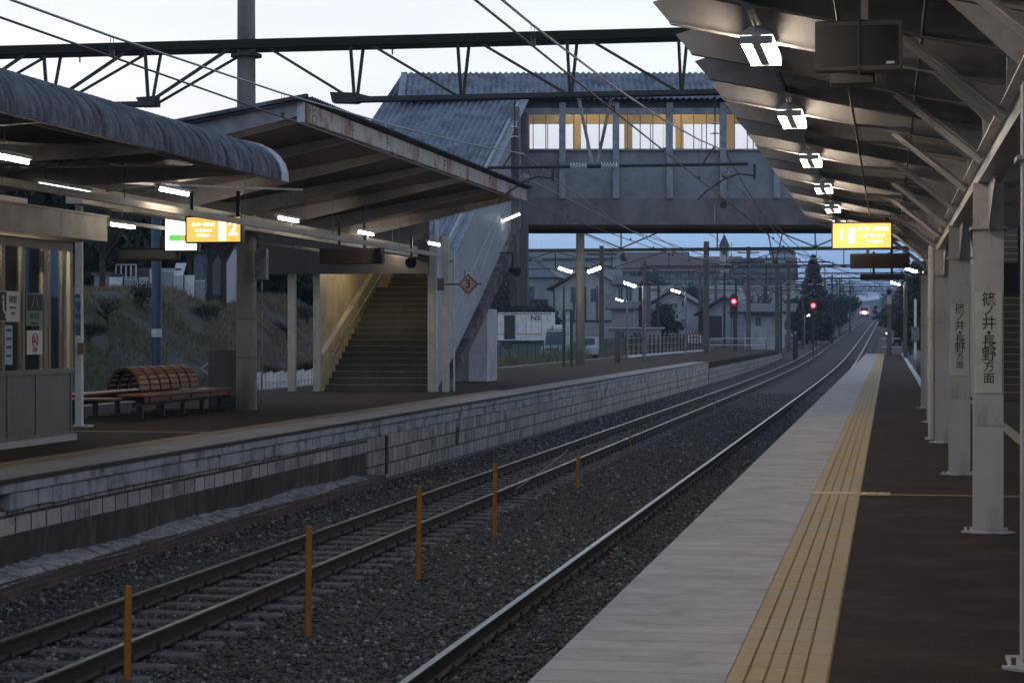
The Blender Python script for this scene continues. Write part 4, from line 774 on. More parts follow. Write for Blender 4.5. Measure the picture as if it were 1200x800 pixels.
rs = MB(); corr(rs, [(BD+1.705, bz(85.5, BD+1.7)),(BD+3.7, bz(117))], RL, XR, .19, .035, 'x', 6); part('rear_roof', rs, corr_r, fb, local=True, sm=50)
part('gable_verge', MB().bar((RL-.03,BD-.35,bz(117)),(RL-.03,BD+1.7,bz(85.5,BD+1.7)),.05,.2,(1,0,0)), trimb, fb, local=True)
part('end_wall', MB().box(XL-.06, XL+.0, BD+.1, BD+3, zb+.3, zw+.4), trimb, fb, local=True)
part('drain_stub', MB().tube((bx(837),BD-.06,bz(263)),(bx(837),BD-.06,bz(237)),.03,n=8), trimb, fb, local=True)
for px in (598, 700, 770, 848):
    part('stain_patch', MB().prism([(bx(px)+.12*math.cos(a*.8),bz(240)+.12*math.sin(a*.8)) for a in range(8)], 'y', BD-.004+.05, BD+.049), darkconc, fb, local=True) if px == 848 else None
t = thing('bridge_pier', 'far pier of the footbridge behind the right platform', 'pier', (3, 66, 0)); part('shaft', MB().box(5.6,6.1,65,65.5,-.003,z0_-.5), conc, t)
# slanted tube lamps on the stair corner
def slanted(px0, py0, px1, py1, d, lab, r=.05):
    a = at(px0, py0, d); b = at(px1, py1, d); t = thing('tube_lamp', lab, 'lamp', a, 'cool tube lamps on the stair tower'); up = Vector((0,0,.06))
    part('housing', MB().bar(a+up, b+up, .12, .05), whitep, t); part('tube', MB().tube(a, b, r*.55, n=10), tubeC, t, sm=60); part('bracket', MB().tube(a+up, a+up+Vector((-.35,0,.05)), .02, n=6), steel, t)
slanted(580, 263, 609, 251, 60.5, 'slanted cool white tube lamp at the corner of the stair tower')
slanted(576, 338, 584, 329, 60.5, 'small slanted cool tube lamp low on the stair tower', .06)
p = at(601, 317, 60); t = thing('loudspeaker', 'round black horn speaker hanging at the stair tower', 'speaker', p); part('horn', MB().ball(p, .13, sq=(1,1,.9)).tube(p, p+Vector((.15,-.15,-.05)), .05, .14, 12), black, t); part('drop_rod', MB().tube(p, p+Vector((0,0,.5)), .02, n=6), darksteel, t); part('arm', MB().bar(p+Vector((0,0,.5)), p+Vector((-.9,0,.55)), .04, .04), darksteel, t)
t = thing('conduit_pipe', 'vertical grey conduit and pipe on the stair tower corner', 'pipe', at(569, 340, 59.5)); a = at(569, 340, 59.5); b = at(569, 236, 59.5); part('pipe', MB().tube(a, (a.x,a.y,b.z), .09, n=12), conc_pole, t, sm=50); part('side_conduit', MB().tube(a+Vector((.25,0,0)), (a.x+.25,a.y,b.z+.2), .03, n=8), steel, t)

# ============================================================ OVERHEAD LINE
def hw(y): return rise(y)
def gantry(Y, lab, detail, xl=-22.5, xr=6.2, poles=(-12.2,), dep=1.12, zt=None, sag=0):
    zt = 7.10+hw(Y) if zt is None else zt; t = thing('overhead_gantry', lab, 'gantry', (poles[0], Y, 0), 'lattice gantries over the tracks'); dy = .28
    if detail == 2:
        part('upper_chord', MB().box(xl, xr, Y-dy-.07, Y-dy+.07, zt-.17, zt).box(xl, xr, Y+dy-.07, Y+dy+.07, zt-.17, zt), mossy, t)
    else: part('upper_chord', MB().box(xl, xr, Y-.1, Y+.1, zt-.16, zt), darksteel, t)
    zl = zt-dep; pan = 2.08; px0 = poles[0]
    if detail == 2:
        for s in (-dy, dy): pass
        part('lower_chord', MB().box(-10.0-.05, xr, Y-.16, Y-.06, zl-.09, zl).box(-10.05, xr, Y+.06, Y+.16, zl-.09, zl), darksteel, t)
        part('lower_chord', MB().box(xl, -14.0, Y-.16, Y-.06, zl-.09, zl).box(xl, -14.0, Y+.06, Y+.16, zl-.09, zl), darksteel, t)
        part('gusset', MB().prism([(-10.45,zl-.10),(-10.0,zl-.12),(-9.7,zl-.0),(-10.0,zl+.08),(-10.5,zl+.1)], 'y', Y-.13, Y+.13), darksteel, t)
        part('gusset', MB().prism([(-14.4,zl+.08),(-14.0,zl+.1),(-14.0,zl-.1),(-14.3,zl-.1)], 'y', Y-.13, Y+.13), darksteel, t)
        xs_ = [-10.05+pan*k for k in range(8)]
        for k, x in enumerate(xs_):
            if x > xr: break
            lc = part('lattice_post', MB().bar((x,Y-dy,zt-.17),(x+.03,Y-.11,zl),.055,.055,(0,1,0)).bar((x+.10,Y+dy,zt-.17),(x+.03,Y+.11,zl),.055,.055,(0,1,0)), darksteel, t)
            part('lattice_diagonal', MB().bar((x-pan+.3 if k else x-pan+.35,Y-dy,zt-.1),(x-.05,Y-.11,zl-.02),.05,.06,(0,1,0)), darksteel, t)
        for k in range(4):
            x = -14.15-pan*k
            if k: part('lattice_post', MB().bar((x,Y-dy,zt-.17),(x-.0,Y-.11,zl),.055,.055,(0,1,0)).bar((x+.11,Y+dy,zt-.17),(x,Y+.11,zl),.05,.05,(0,1,0)), darksteel, t)
            else: part('lattice_post', MB().bar((x,Y-dy,zt-.17),(x-.0,Y-.11,zl),.055,.055,(0,1,0)).bar((x+.11,Y+dy,zt-.17),(x,Y+.11,zl),.05,.05,(0,1,0)), darksteel, t)
            part('lattice_diagonal', MB().bar((x+pan-.35,Y-dy,zt-.15),(x+.05,Y-.11,zl),.055,.06,(0,1,0)).bar((x+pan-.2,Y+dy,zt-.15),(x+.15,Y+.11,zl),.045,.05,(0,1,0)), darksteel, t)
        for x in (-9.3, -15.6): hk = MB(); hk.tube((x,Y,zt-.17),(x,Y,zt-.32),.015,n=6).box(x-.06,x+.06,Y-.02,Y+.02,zt-.22,zt-.19); part('hook', hk, darksteel, t)
        part('pole_clamp', MB().tube((px0,Y,zt-.30),(px0,Y,zt-.24),.30,n=16), darksteel, t)
    else:
        part('lower_chord', MB().box(xl, xr, Y-.05, Y+.05, zl-.07, zl), darksteel, t); lat = MB(); n = int((xr-xl)/(pan*1.9))
        for k in range(n+1):
            x = xl+(xr-xl)*k/n; w_ = .06
            lat.bar((x,Y,zt-.1),(x,Y,zl),w_,w_)
            if k < n:
                x2 = xl+(xr-xl)*(k+1)/n; a, b = ((x,zt-.1),(x2,zl)) if k % 2 == 0 else ((x,zl),(x2,zt-.1)); lat.bar((a[0],Y,a[1]),(b[0],Y,b[1]),w_,w_)
        part('lattice', lat, darksteel, t)
    for x in poles:
        g = -.02 if abs(x+12.2) < 2.5 and Y < P2E else ground(x, Y)-.1
        pl = part('pole', MB().tube((x,Y,g),(x,Y,zt+(1.3 if detail == 2 else .5)),.205,.17 if detail == 2 else .19,n=18), lamplit_pole if detail == 2 else conc_pole, t, sm=50)
    return t
g0 = gantry(38.0, 'nearest lattice gantry, crossing the whole picture above both island canopies', 2, xl=-24, xr=6.0, poles=(-12.2, -23.8, 5.9))
part('pole_bands', MB().tube((-12.2,38,1.0),(-12.2,38,1.012),.212,n=18).tube((-12.2,38,1.75),(-12.2,38,1.762),.212,n=18), darksteel, g0)
pt = thing('pole_box', 'small grey box strapped to the big round pole', 'junction box', (-11.8, 37.8, 3)); part('case', MB().bbox(-11.95,-11.72,37.72,37.9,2.5,3.1,.01), steel, pt); part('cable', MB().tube((-11.83,37.8,0),(-11.83,37.8,2.5),.018,n=6), steel, pt)
# hanging support with insulators under the nearest gantry: serves both tracks
def carrier(Y, zt_low, lab, main=True):
    t = thing('catenary_support', lab, 'wire support', (-4.85, Y, zt_low), 'catenary supports hung from the gantries'); zp = 4.60+hw(Y)
    xa, xb = -7.45, -2.55; xm = onY(696, 204, 38).x if main else -5
    part('v_hanger', MB().bar((xm-.30,Y,zt_low),(xm-.02,Y,zp),.055,.055,(0,1,0)).bar((xm+.34,Y,zt_low),(xm+.05,Y,zp),.055,.055,(0,1,0)), steel if main else darksteel, t)
    part('cross_pipe', MB().tube((xa,Y,zp),(xm-.42,Y,zp),.03,n=8).tube((xm+.48,Y,zp),(xb,Y,zp),.03,n=8).tube((xm-.12,Y,zp),(xm+.15,Y,zp),.04,n=8), darksteel, t)
    for s in (-1, 1):
        ins = MB(); c0 = xm+s*.29
        for k in range(6): x = c0+(k-2.5)*.055; ins.tube((x-.006,Y,zp),(x+.012,Y,zp),.075,.035,n=12)
        ins.tube((c0-.16,Y,zp),(c0+.16,Y,zp),.022,n=8); part('insulator', ins, M('porcelain', (.55,.57,.6), (.5,.52,.55), 4, .25), t)
    for x, sgn in ((-6.75, -1), (-2.98, 1)):
        pb = MB().bar((x+.55,Y,zp),(x+.55,Y,zp-.28),.05,.05); pts = [(x+.55,Y,zp-.22),(x+.25,Y,zp-.18),(x,Y,zp-.27),(x-.35,Y,zp-.50),(x-.5,Y,zp-.66)]
        pb.path(pts, .017, 6); part('pull_off_arm', pb, darksteel, t); part('weight_disc', MB().ball((x+.02,Y-.02,zp-.20), .085, sq=(1,1,1)), steel, t)
        for dz in (.12, .30): part('suspension_insulator', MB().tube((x-.18,Y,zp+.45+dz),(x-.18,Y,zp+.47+dz),.10,.04,n=14), M('porcelain_'+str(dz), (.5,.52,.55), None, 4, .25), t)
        part('suspension_rod', MB().tube((x-.18,Y,zp+.2),(x-.18,Y,zt_low if main else zp+.9),.014,n=6).bar((x-.18,Y,zp+.35),(x-.40,Y,zp+.02),.04,.025), darksteel, t)
    return t
carrier(38.0, 5.93, 'insulated carrier with V hanger under the nearest gantry')
G = [92.3, 142, 192, 242, 290, 338, 386, 434, 482, 530, 590, 650]; words = ['second','third','fourth','fifth','sixth','seventh','eighth','ninth','tenth','eleventh','twelfth','thirteenth']
for i, y in enumerate(G):
    pls = (-13.8, -25, 5.5) if i == 0 else ((-12.4, -31, 5.0) if i == 1 else (-9.4-.4*(i % 3), -24+.7*(i % 4), 2.6+.3*(i % 2)))
    gantry(y, words[i]+' lattice gantry along the line, seen far off beneath the footbridge' if i else 'second lattice gantry, just beyond the footbridge, on a thick pole with twin lamps', 1, xl=pls[1], xr=pls[2], poles=pls, dep=1.9 if i == 0 else 1.3, zt=None if i else 7.2)
    if i < 5: carrier(y, 5.9+hw(y), words[i]+' wire support along the line beneath the gantry of the same place', False)
# intermediate single masts in the siding area
for i, (px, d, yb, yt, lab) in enumerate(((705, 120, 416, 288, 'plain concrete pole right of the twin lamp pole'),(877, 172, 405, 289, 'dark pole with capped top between the two red signals'),(924, 160, 412, 305, 'dark slim pole left of the conifer'),(849, 200, 400, 318, 'slim pole left of the left red signal'),(915, 190, 402, 330, 'thin pole right behind the low roofed building'),
                                          (898, 230, 396, 300, 'thin pole beside the warehouse gable'),(975, 240, 398, 322, 'slim pole right of the right red signal'),(984, 300, 392, 325, 'second slim pole right of the right red signal'),(996, 330, 388, 328, 'far slim pole near the dry grass'),(941, 210, 398, 330, 'slim pole left of the right red signal'))):
    a = at(px, yb, d); b = at(px, yt, d); g = -.02 if (a.x > XB and a.y < P2E) else ground(a.x, a.y)-.1
    t = thing('line_pole', lab, 'pole', (a.x, a.y, g), 'single poles beyond the footbridge'); r_ = {0:.16,1:.20,2:.17}.get(i, .13)
    part('shaft', MB().tube((a.x,a.y,g),(a.x,a.y,b.z),r_,r_*.8,n=12), conc_pole if i < 3 else darksteel, t, sm=50); part('cross_arm', MB().bar((a.x-.9,a.y,b.z-.5),(a.x+.9,a.y,b.z-.5),.08,.1).bar((a.x-.6,a.y,b.z-1.2),(a.x+.6,a.y,b.z-1.2),.07,.08), darksteel, t)
r = random.Random(31); m0 = None; mw = ['short mast','mast','mast with lit sky behind','mast']
for i in range(20):
    x = [-13.2,-20.5,-25.5,-30][i % 4]-r.uniform(0,1.5); y = 185+13*i+r.uniform(-5,5); h_ = r.uniform(6.2,8.4); gz = ground(x, y)
    t = thing('catenary_mast', 'one of the slim dark single masts crowding the yard left of the line', 'mast', (x, y, gz), 'slim single masts in the yard beyond the footbridge'); part('shaft', MB().tube((x,y,gz-.1),(x,y,gz+h_),.13,.10,8), darksteel, t)
    part('bracket', MB().bar((x,y,gz+h_-1.0),(x+2.6,y,gz+h_-.7),.06,.06).bar((x,y,gz+h_-.1),(x+2.5,y,gz+h_-.7),.03,.03).bar((x,y,gz+h_-2.2),(x+2.2,y,gz+h_-1.2),.05,.05), darksteel, t); part('insulator', MB().tube((x+.3,y,gz+h_-.97),(x+.6,y,gz+h_-.93),.08,n=8), whitep, t)
# wires
def wire(name, pts, r, m, lab, grp, sags=None):
    return solo(name, MB().path(pts, r, 5), m, lab, 'overhead wire', grp)
sup = [-14.0, 38.0]+G
def span_pts(x, zc, zs_, n=10):
    pts = []
    for a, b in zip(sup[:-1], sup[1:]):
        k_ = n if b < 200 else 4
        for k in range(k_):
            f = k/k_; y = a+(b-a)*f; pts.append((x, y, zs_+(zc-zs_)*4*f*(1-f)+hw(y)))
    pts.append((x, sup[-1], zs_+hw(sup[-1]))); return pts
for x, nm_, sgl in ((-2.98, 'right hand', 0), (-6.76, 'left hand', 0)):
    wire('contact_wire', [(x+.02*((k % 2)*2-1), y, 3.93+hw(y)) for k, y in enumerate(sup)], .011, wired, 'dark lower contact wire over the %s track' % nm_, 'overhead wires')
    wire('messenger_wire', span_pts(x, 4.08, 4.85), .012, wirem, 'pale upper carrying wire sagging over the %s track' % nm_, 'overhead wires')
    dr = MB()
    for a, b in zip(sup[:3], sup[1:4]):
        for k in range(1, 10):
            f = k/10; y = a+(b-a)*f; z1 = 4.85+(4.08-4.85)*4*f*(1-f)+hw(y); dr.bar((x-.015,y,3.93+hw(y)),(x-.015,y,z1),.004,.004).bar((x+.015,y,3.93+hw(y)),(x+.015,y,z1),.004,.004).box(x-.022,x+.022,y-.012,y+.012,3.93+hw(y),3.99+hw(y))
    solo('droppers', dr, wired, 'thin droppers linking both wires over the %s track' % nm_, 'dropper wires', 'overhead wires')['kind'] = 'stuff'
for k, (x, z) in enumerate(((-10.7,6.0),(-14.5,6.3),(-17.9,5.2),(-8.8,6.6),(1.8,6.2))):
    wire('feeder_wire', [(x+(.5 if y > 60 else 0)*0, y, z+hw(y)-(.5 if i % 2 else 0)) for i, y in enumerate([92.3+ (q*25) for q in range(20)])], .016, wired, ['feeder wire left of the twin lamp pole, beyond the footbridge','high feeder wire over the far edge of the island','wire over the track below the embankment, beyond the footbridge','high wire over the wall of the island, beyond the footbridge','wire at the right of the line beyond the footbridge'][k], 'overhead wires')
t = thing('catenary_stay', 'slanting stay wire running down in front of the footbridge', 'overhead wire', (-6.7, 38, 4.4)); part('wire', MB().path([(-6.76,38,4.42),(-6.2,50,3.98),(-5.9,60,3.95),(-5.7,75,3.97),(-6.7,92.3,4.2)], .012, 5), wirem, t)
t = thing('catenary_stay', 'second slanting stay wire from the right hand weight disc', 'overhead wire', (-2.98, 38, 4.4)); part('wire', MB().path([(-2.98,38,4.42),(-2.6,55,3.98),(-2.5,75,4.0),(-3,92.3,4.2)], .012, 5), wirem, t)

# ============================================================ LAMPS, SIGNS AND FITTINGS BEYOND THE BRIDGE
def lampost(px, yb, yl, d, side, lab, r=.07, pole=True, s=1.0, base=None, grp='platform lamps beyond the footbridge'):
    a = at(px, yb, d); z = at(px, yl, d).z; g = base if base is not None else (0 if a.x > XB and a.y < P2E else ground(a.x, a.y))
    t = thing('platform_lamp', lab, 'lamp', (a.x, a.y, g), grp)
    if pole: part('pole', MB().tube((a.x,a.y,g-.003),(a.x,a.y,z+.05),r,n=10), conc_pole if r > .1 else steel, t, sm=50)
    for sd in side:
        e0 = Vector((a.x+sd*(.1 if pole else .22), a.y, z-.03)); e1 = Vector((a.x+sd*.42*s, a.y-.04, z+.02)); e2 = Vector((a.x+sd*(1.02)*s, a.y-.08, z+.22*s))
        part('arm', MB().tube(e0, e1, .025, n=6), steel, t); part('hood', MB().bar(e1+Vector((0,0,.07*s)), e2+Vector((0,0,.07*s)), .26*s, .04), whitep, t); part('lit_tube_glow', MB().bar(e1, e2, .24*s, .13*s), lampW, t)  # lit bar is thicker than the tube, its glow built into the shape
    return t
lampost(679.6, 427, 319, 91.5, (-1, 1), 'two lit lamps on either side of the thick round pole', pole=False, s=.92)
lampost(754.7, 422, 336, 104, (-1,), 'single lit lamp on the slim grey pole right of the thick pole', .10)
lampost(803.5, 404, 343, 124, (-1,), 'single lit lamp left of the next gantry pole, above the red and white board', pole=True, s=.85)
lampost(735, 415, 353, 112, (-1,), 'smaller lit lamp lower than its neighbours in front of the shed', s=.6, r=.04)
lampost(943, 398, 370, 215, (1,), 'tiny lit lamp left of the right red signal', s=.7, r=.05)
lampost(1083, 414, 319, 92, (-1,), 'bright lit lamp at the right beyond the canopy end', s=.8, base=0, r=.09)
lampost(1061, 412, 334, 118, (-1,), 'paler lit lamp further along the right platform', s=.8, base=0, r=.12)
# conduit over lamps etc.
a = onZ(664, 429); t = thing('sign_stand', 'tall green framed stand holding a narrow white name board', 'sign', (a.x, a.y, 0)); 
for s in (-.12, .22): part('post', MB().box(a.x+s-.065, a.x+s+.065, a.y-.05, a.y+.05, -.002, 2.42), greenp, t)
part('name_board', MB().box(a.x-.02, a.x+.14, a.y-.035, a.y-.0305+.02, .95, 2.3), whitep, t); part('top_cap', MB().box(a.x-.17,a.x+.27,a.y-.04,a.y+.04,2.42,2.48), greenp, t)
for k, ch in enumerate('やしろ'): text_on(ch, .15, (a.x+.06, a.y-.038, 2.0-.3*k), '-y', 'character', inkb, t)
a = onZ(814, 411); t = thing('notice_board', 'white board with a red heading on two short legs near the end of the island', 'sign', (a.x, a.y, 0)); w_ = .52
part('board', MB().box(a.x-w_, a.x+w_, a.y, a.y+.03, .62, 1.38), whitep, t); part('red_heading', MB().box(a.x-w_, a.x+w_, a.y-.006, a.y-.001, 1.28, 1.38), redink, t); part('text_row', MB().box(a.x-.4, a.x+.4, a.y-.004, a.y-.001, 1.02, 1.1), inkb, t); part('text_row', MB().box(a.x-.35, a.x+.35, a.y-.004, a.y-.001, .78, .85), redink, t)
for s in (-1, 1): part('leg', MB().box(a.x+s*.45-.025, a.x+s*.45+.025, a.y+.03, a.y+.07, -.002, .7), darksteel, t)
# black bar fence along the back of the island
a = onZ(734, 419); b = onZ(826, 411); t = thing('bar_fence', 'black upright bar fence along the back edge of the island platform', 'fence', a)
n = 22
for k in range(n):
    p = a.lerp(b, k/(n-1)); part('bar', MB().box(p.x-.05, p.x+.05, p.y-.04, p.y+.04, 0, 1.33), black, t)
part('rail', MB().bar((a.x,a.y,1.15),(b.x,b.y,1.15),.05,.05).bar((a.x,a.y,.75),(b.x,b.y,.75),.04,.04).bar((a.x,a.y,.35),(b.x,b.y,.35),.04,.04), steel, t); part('kerb', MB().bar((a.x,a.y,.06),(b.x,b.y,.06),.25,.12), whitep, t)
a = onZ(724, 424); t = thing('short_post', 'short grey square post at the left end of the black bar fence', 'post', a); part('post', MB().box(a.x-.14,a.x+.14,a.y-.1,a.y+.1,-.002,1.55), conc_pole, t)
a = onZ(619, 424, -.6); t = thing('marker_bollard', 'small dark bollard with a pale band beside the road fence', 'bollard', a); part('body', MB().tube(a, a+Vector((0,0,.45)), .16, .10, 10).tube(a+Vector((0,0,.45)), a+Vector((0,0,.75)), .06, n=8), black, t); part('band', MB().tube(a+Vector((0,0,.22)), a+Vector((0,0,.3)), .15, n=10), whitep, t)
# white pipe rails
def piperail(pa, pb, z0, h, n, lab, d0=None):
    t = thing('pipe_railing', lab, 'railing', pa, 'pale pipe railings'); 
    for k in range(n): p = pa.lerp(pb, k/(n-1)); part('post', MB().tube((p.x,p.y,z0),(p.x,p.y,z0+h),.035,n=8), steel, t)
    part('rail', MB().tube((pa.x,pa.y,z0+h),(pb.x,pb.y,z0+h),.03,n=8), whitep, t); part('rail', MB().tube((pa.x,pa.y,z0+h*.5),(pb.x,pb.y,z0+h*.5),.03,n=8), whitep, t)
piperail(at(832, 412, 158), at(898, 412, 158), .0, 1.0, 3, 'pale pipe railing across the end of the island platform')
piperail(Vector((-1.4+.9,P1E+.1,0)), Vector((.95,P1E+.1,0)), -.1, 1.15, 2, 'pale pipe railing closing the far end of the right platform')
# mirror and post at the end of the right platform
p = onY(1042, 414, 143); t = thing('end_post', 'lit topped square post at the far end of the right platform', 'post', (p.x, 143, 0)); part('post', MB().box(p.x-.16,p.x+.16,142.9,143.2,-.002,4.0), conc_pole, t); part('lit_top', MB().box(p.x-.15,p.x+.15,142.85,142.89,3.4,4.0), cream, t); part('horn', MB().ball((p.x,142.7,4.3), .22), black, t)
p = onY(1061, 412, 118); t = thing('monitor_mast', 'slim mast with a white box beside the right platform', 'mast', (p.x+.6, 120, 0)); part('mast', MB().box(p.x+.5,p.x+.65,120,120.15,-1,3.4), whitep, t); part('box', MB().bbox(p.x+.35,p.x+.8,119.8,120,1.0,1.8,.02), steel, t)
# right side of the far right platform: fence and sheds and hedge
t = thing('side_fence', 'grey concrete fence panels right of the narrow end of the right platform', 'fence', (2.0, 100, -.6))
for k in range(14): y = 62+7*k; part('panel', MB().box(1.75, 1.85, y, y+6.8, ground(2,y)-.1, .35), conc, t)
# signals
def signal(px, py, d, yb, lab, big=True):
    c_ = at(px, py, d); g = ground(c_.x, c_.y); t = thing('railway_signal', lab, 'signal', (c_.x, c_.y, g), 'red railway signals')
    part('mast', MB().tube((c_.x,c_.y+.15,g),(c_.x,c_.y+.15,c_.z+.5),.08,n=10), darksteel, t, sm=50); part('backboard', MB().prism([(c_.x-.32,c_.z-1.3),(c_.x+.32,c_.z-1.3),(c_.x+.32,c_.z+.35),(c_.x+.16,c_.z+.6),(c_.x-.16,c_.z+.6),(c_.x-.32,c_.z+.35)], 'y', c_.y, c_.y+.06), black, t)
    lens = part('lit_red_lens', MB().ball((c_.x,c_.y-.05,c_.z), .17, 12, 8), redL, t, sm=60); part('hood', MB().bar((c_.x,c_.y-.1,c_.z+.22),(c_.x,c_.y-.35,c_.z+.22),.36,.03), black, t)
    for k in (1, 2): part('dark_lens', MB().ball((c_.x,c_.y-.02,c_.z-.42*k), .12, 10, 6), M('dark_lens'+str(k)+str(px), (.02,.02,.02), None, 3, .2), t)
    part('ladder', MB().bar((c_.x+.3,c_.y+.3,g),(c_.x+.2,c_.y+.2,c_.z-1.0),.04,.04).bar((c_.x-.3,c_.y+.3,g),(c_.x-.2,c_.y+.2,c_.z-1.0),.04,.04), darksteel, t)
signal(860, 353, 165, 396, 'red railway signal on the left, in front of the white warehouse'); signal(953, 358, 178, 400, 'red railway signal on the right, just left of the tracks')
p = at(932, 390, 170); t = thing('shunting_signal', 'small white lit shunting signal low beside the tracks', 'signal', p); part('case', MB().bbox(p.x-.2,p.x+.2,p.y,p.y+.2,ground(p.x,p.y),p.z+.2,.02), black, t); part('lit_lens', MB().ball((p.x,p.y-.03,p.z), .09, 8, 6), M('dullw', (.6,.6,.6), None, 2), t)
for px, py, d, lab in ((1039.5, 390.5, 200, 'tiny white lamp beside the right track, low at the platform end'), (1041, 359.5, 420, 'tiny white lamp far up the line on the right')):
    p = at(px, py, d); t = thing('track_lamp', lab, 'lamp', (p.x, p.y, ground(p.x,p.y)), 'tiny lamps up the line'); part('post', MB().tube((p.x,p.y,ground(p.x,p.y)),(p.x,p.y,p.z),.03,n=6), darksteel, t); part('lit_bulb', MB().ball(p, .10 if d < 300 else .16, 8, 6), E('bulb_%d' % px, (.9,.95,1), 7), t)
# train
TY = 640; tx = -7.3; tz = -1.0+rise(TY); t = thing('approaching_train', 'silver train with lit headlamp and red lamps far up the line', 'train', (tx, TY, tz))
part('body', MB().prism([(tx-1.42,tz+.9),(tx+1.42,tz+.9),(tx+1.42,tz+3.1),(tx+1.15,tz+3.65),(tx-1.15,tz+3.65),(tx-1.42,tz+3.1)], 'y', TY, TY+60), M('train_silver', (.42,.43,.45), (.38,.39,.41), 2, .35, metal=.4), t)
part('windscreen', MB().box(tx-1.15, tx+1.15, TY-.05, TY-.01, tz+1.9, tz+2.95), M('dark_glass', (.02,.02,.022), None, 3, .1), t); part('skirt', MB().box(tx-1.3,tx+1.3,TY+.1,TY+59,tz+.1,tz+.89), black, t); part('headlamp', MB().ball((tx,TY-.1,tz+1.35), .36, 8, 6), headL, t)
for s in (-1, 1): part('red_lamp', MB().ball((tx+s*1.05,TY-.1,tz+1.4), .26, 8, 6), redS, t)
p = at(1006.5, 357, 560); t = thing('platform_lamp', 'tiny lamp just left above the distant train', 'lamp', (p.x,p.y,ground(p.x,p.y)), 'tiny lamps up the line'); part('post', MB().tube((p.x,p.y,ground(p.x,p.y)),p,.06,n=6), darksteel, t); part('lit_bulb', MB().ball(p, .3, 8, 6), E('far_bulb', (.9,.95,1), 4), t)

# ============================================================ TREES, BUILDINGS
def tree(name, x, y, g, h, cr, kind, lab, nleaf=2600, leaf=.12, grp=None, seed=1, mat=None):
    r = random.Random(seed); t = thing(name, lab, 'tree', (x, y, g), grp); tr_ = MB()
    tr_.tube((x,y,g-.2),(x,y,g+h*.5),h*.022+.03,h*.014+.02,8); tips = []
    if kind == 'cone': tr_.tube((x,y,g+h*.5),(x,y,g+h*.97),h*.014+.02,.02,6)
    else:
        for k in range(9 if kind != 'bare' else 13):
            a = r.uniform(0, 6.28); z0 = g+h*r.uniform(.28,.55); l_ = cr*r.uniform(.6,1.0); p0 = Vector((x,y,z0)); p1 = p0+Vector((math.cos(a)*l_*.5, math.sin(a)*l_*.5, h*.2)); p2 = p1+Vector((math.cos(a+.4)*l_*.5, math.sin(a+.4)*l_*.5, h*r.uniform(.12,.28)))
            tr_.tube(p0,p1,h*.012+.015,h*.007+.01,6); tr_.tube(p1,p2,h*.007+.01,.012,5); tips += [p1, p2]
            for j in range(4 if kind == 'bare' else 1):
                q0 = p0.lerp(p2, r.uniform(.3,.95)); q1 = q0+Vector((r.uniform(-.4,.4)*cr, r.uniform(-.4,.4)*cr, h*r.uniform(.08,.2))); tr_.tube(q0,q1,.018+.002*h,.006,4); q2 = q1+Vector((r.uniform(-.2,.2)*cr, r.uniform(-.2,.2)*cr, h*.08)); tr_.tube(q1,q2,.008+.0008*h,.004,4)
    part('trunk', tr_, bark, t)
    if kind != 'bare':
        g_ = np.random.default_rng(seed)
        if kind == 'cone':
            u = g_.random(nleaf)**1.25; zz = .08+.92*u; rad = cr*(1-zz)**.8*(.55+.45*g_.random(nleaf))*(1+.22*np.sin(zz*44)+.15*np.sin(zz*97)); an = g_.uniform(0, 6.2832, nleaf); P = np.stack([x+rad*np.cos(an), y+rad*np.sin(an), g+h*zz], 1)
        else:
            cl = [np.array((x+r.uniform(-.7,.7)*cr, y+r.uniform(-.7,.7)*cr, g+h*r.uniform(.3,.92))) for _ in range(16)]; ci = g_.integers(0, 16, nleaf); P = np.array(cl)[ci]+g_.normal(0, 1, (nleaf,3))*np.array([cr*.20,cr*.20,h*.075])
        n = nleaf; d1 = g_.normal(0,1,(n,3)); d1 /= np.linalg.norm(d1,axis=1)[:,None]; d2 = np.cross(d1, g_.normal(0,1,(n,3))); d2 /= np.linalg.norm(d2,axis=1)[:,None]; s = leaf*g_.uniform(.5,1.3,(n,1))
        V = np.stack([P-d1*s, P+d2*s*.6, P+d1*s, P-d2*s*.6], 1).reshape(-1,3)-np.array((x,y,g)); o = bulk('crown', V, np.arange(n*4).reshape(n,4), [mat or leaf_d], kind=None); o.parent = t
    return t
# dark trees behind the embankment top
k = 0
emb_labs = ['dark evergreen left of the grey panel above the embankment','dark evergreen over the white tank','dark evergreen behind the small white building','dark evergreen at the right of the small white building','tall dark evergreen behind the big round pole','dark evergreen above the right part of the slope','dark tree top seen between the canopies','dark evergreen just left of the stairs','dark tree behind the waiting room roof','dark bushy tree over the grass slope behind the bench']
for i, (px, d, h) in enumerate(((112,92,6),(160,100,6.5),(232,104,6.5),(272,98,6.5),(300,104,7),(330,100,7),(205,118,7),(352,108,7),(85,86,6),(130,112,7.5))):
    a = at(px, 350, d); g = ground(a.x, a.y); tree('evergreen_tree', a.x, a.y, g, h, 3.0, 'round', emb_labs[i], 3600, .30, 'dark trees behind the embankment', 20+i)
for i, (px, d, lab) in enumerate(((246,84,'bare leafless tree leaning in front of the small white building'),(262,83,'second bare tree with slanting boughs by the small white building'),(120,80,'bare tree above the left of the slope'),(222,86,'thin bare tree between tank and building'))):
    a = at(px, 352, d); tree('bare_tree', a.x, a.y, ground(a.x,a.y), 5.2, 1.8, 'bare', lab, grp='leafless trees on the embankment', seed=60+i)
g = lambda p: ground(p.x, p.y)
r = random.Random(77)
for i in range(16):
    x = -20.8-6.5*r.random(); y = 52+50*(i+r.random())/16; tree('dry_shrub', x, y, ground(x,y), r.uniform(.5,1.0), .6, 'bare' if i % 3 == 0 else 'round', 'scrubby low bush on the brown part of the bank behind the island platform', 900, .05, 'scrubby bushes on the bank', 300+i, leaf_m)
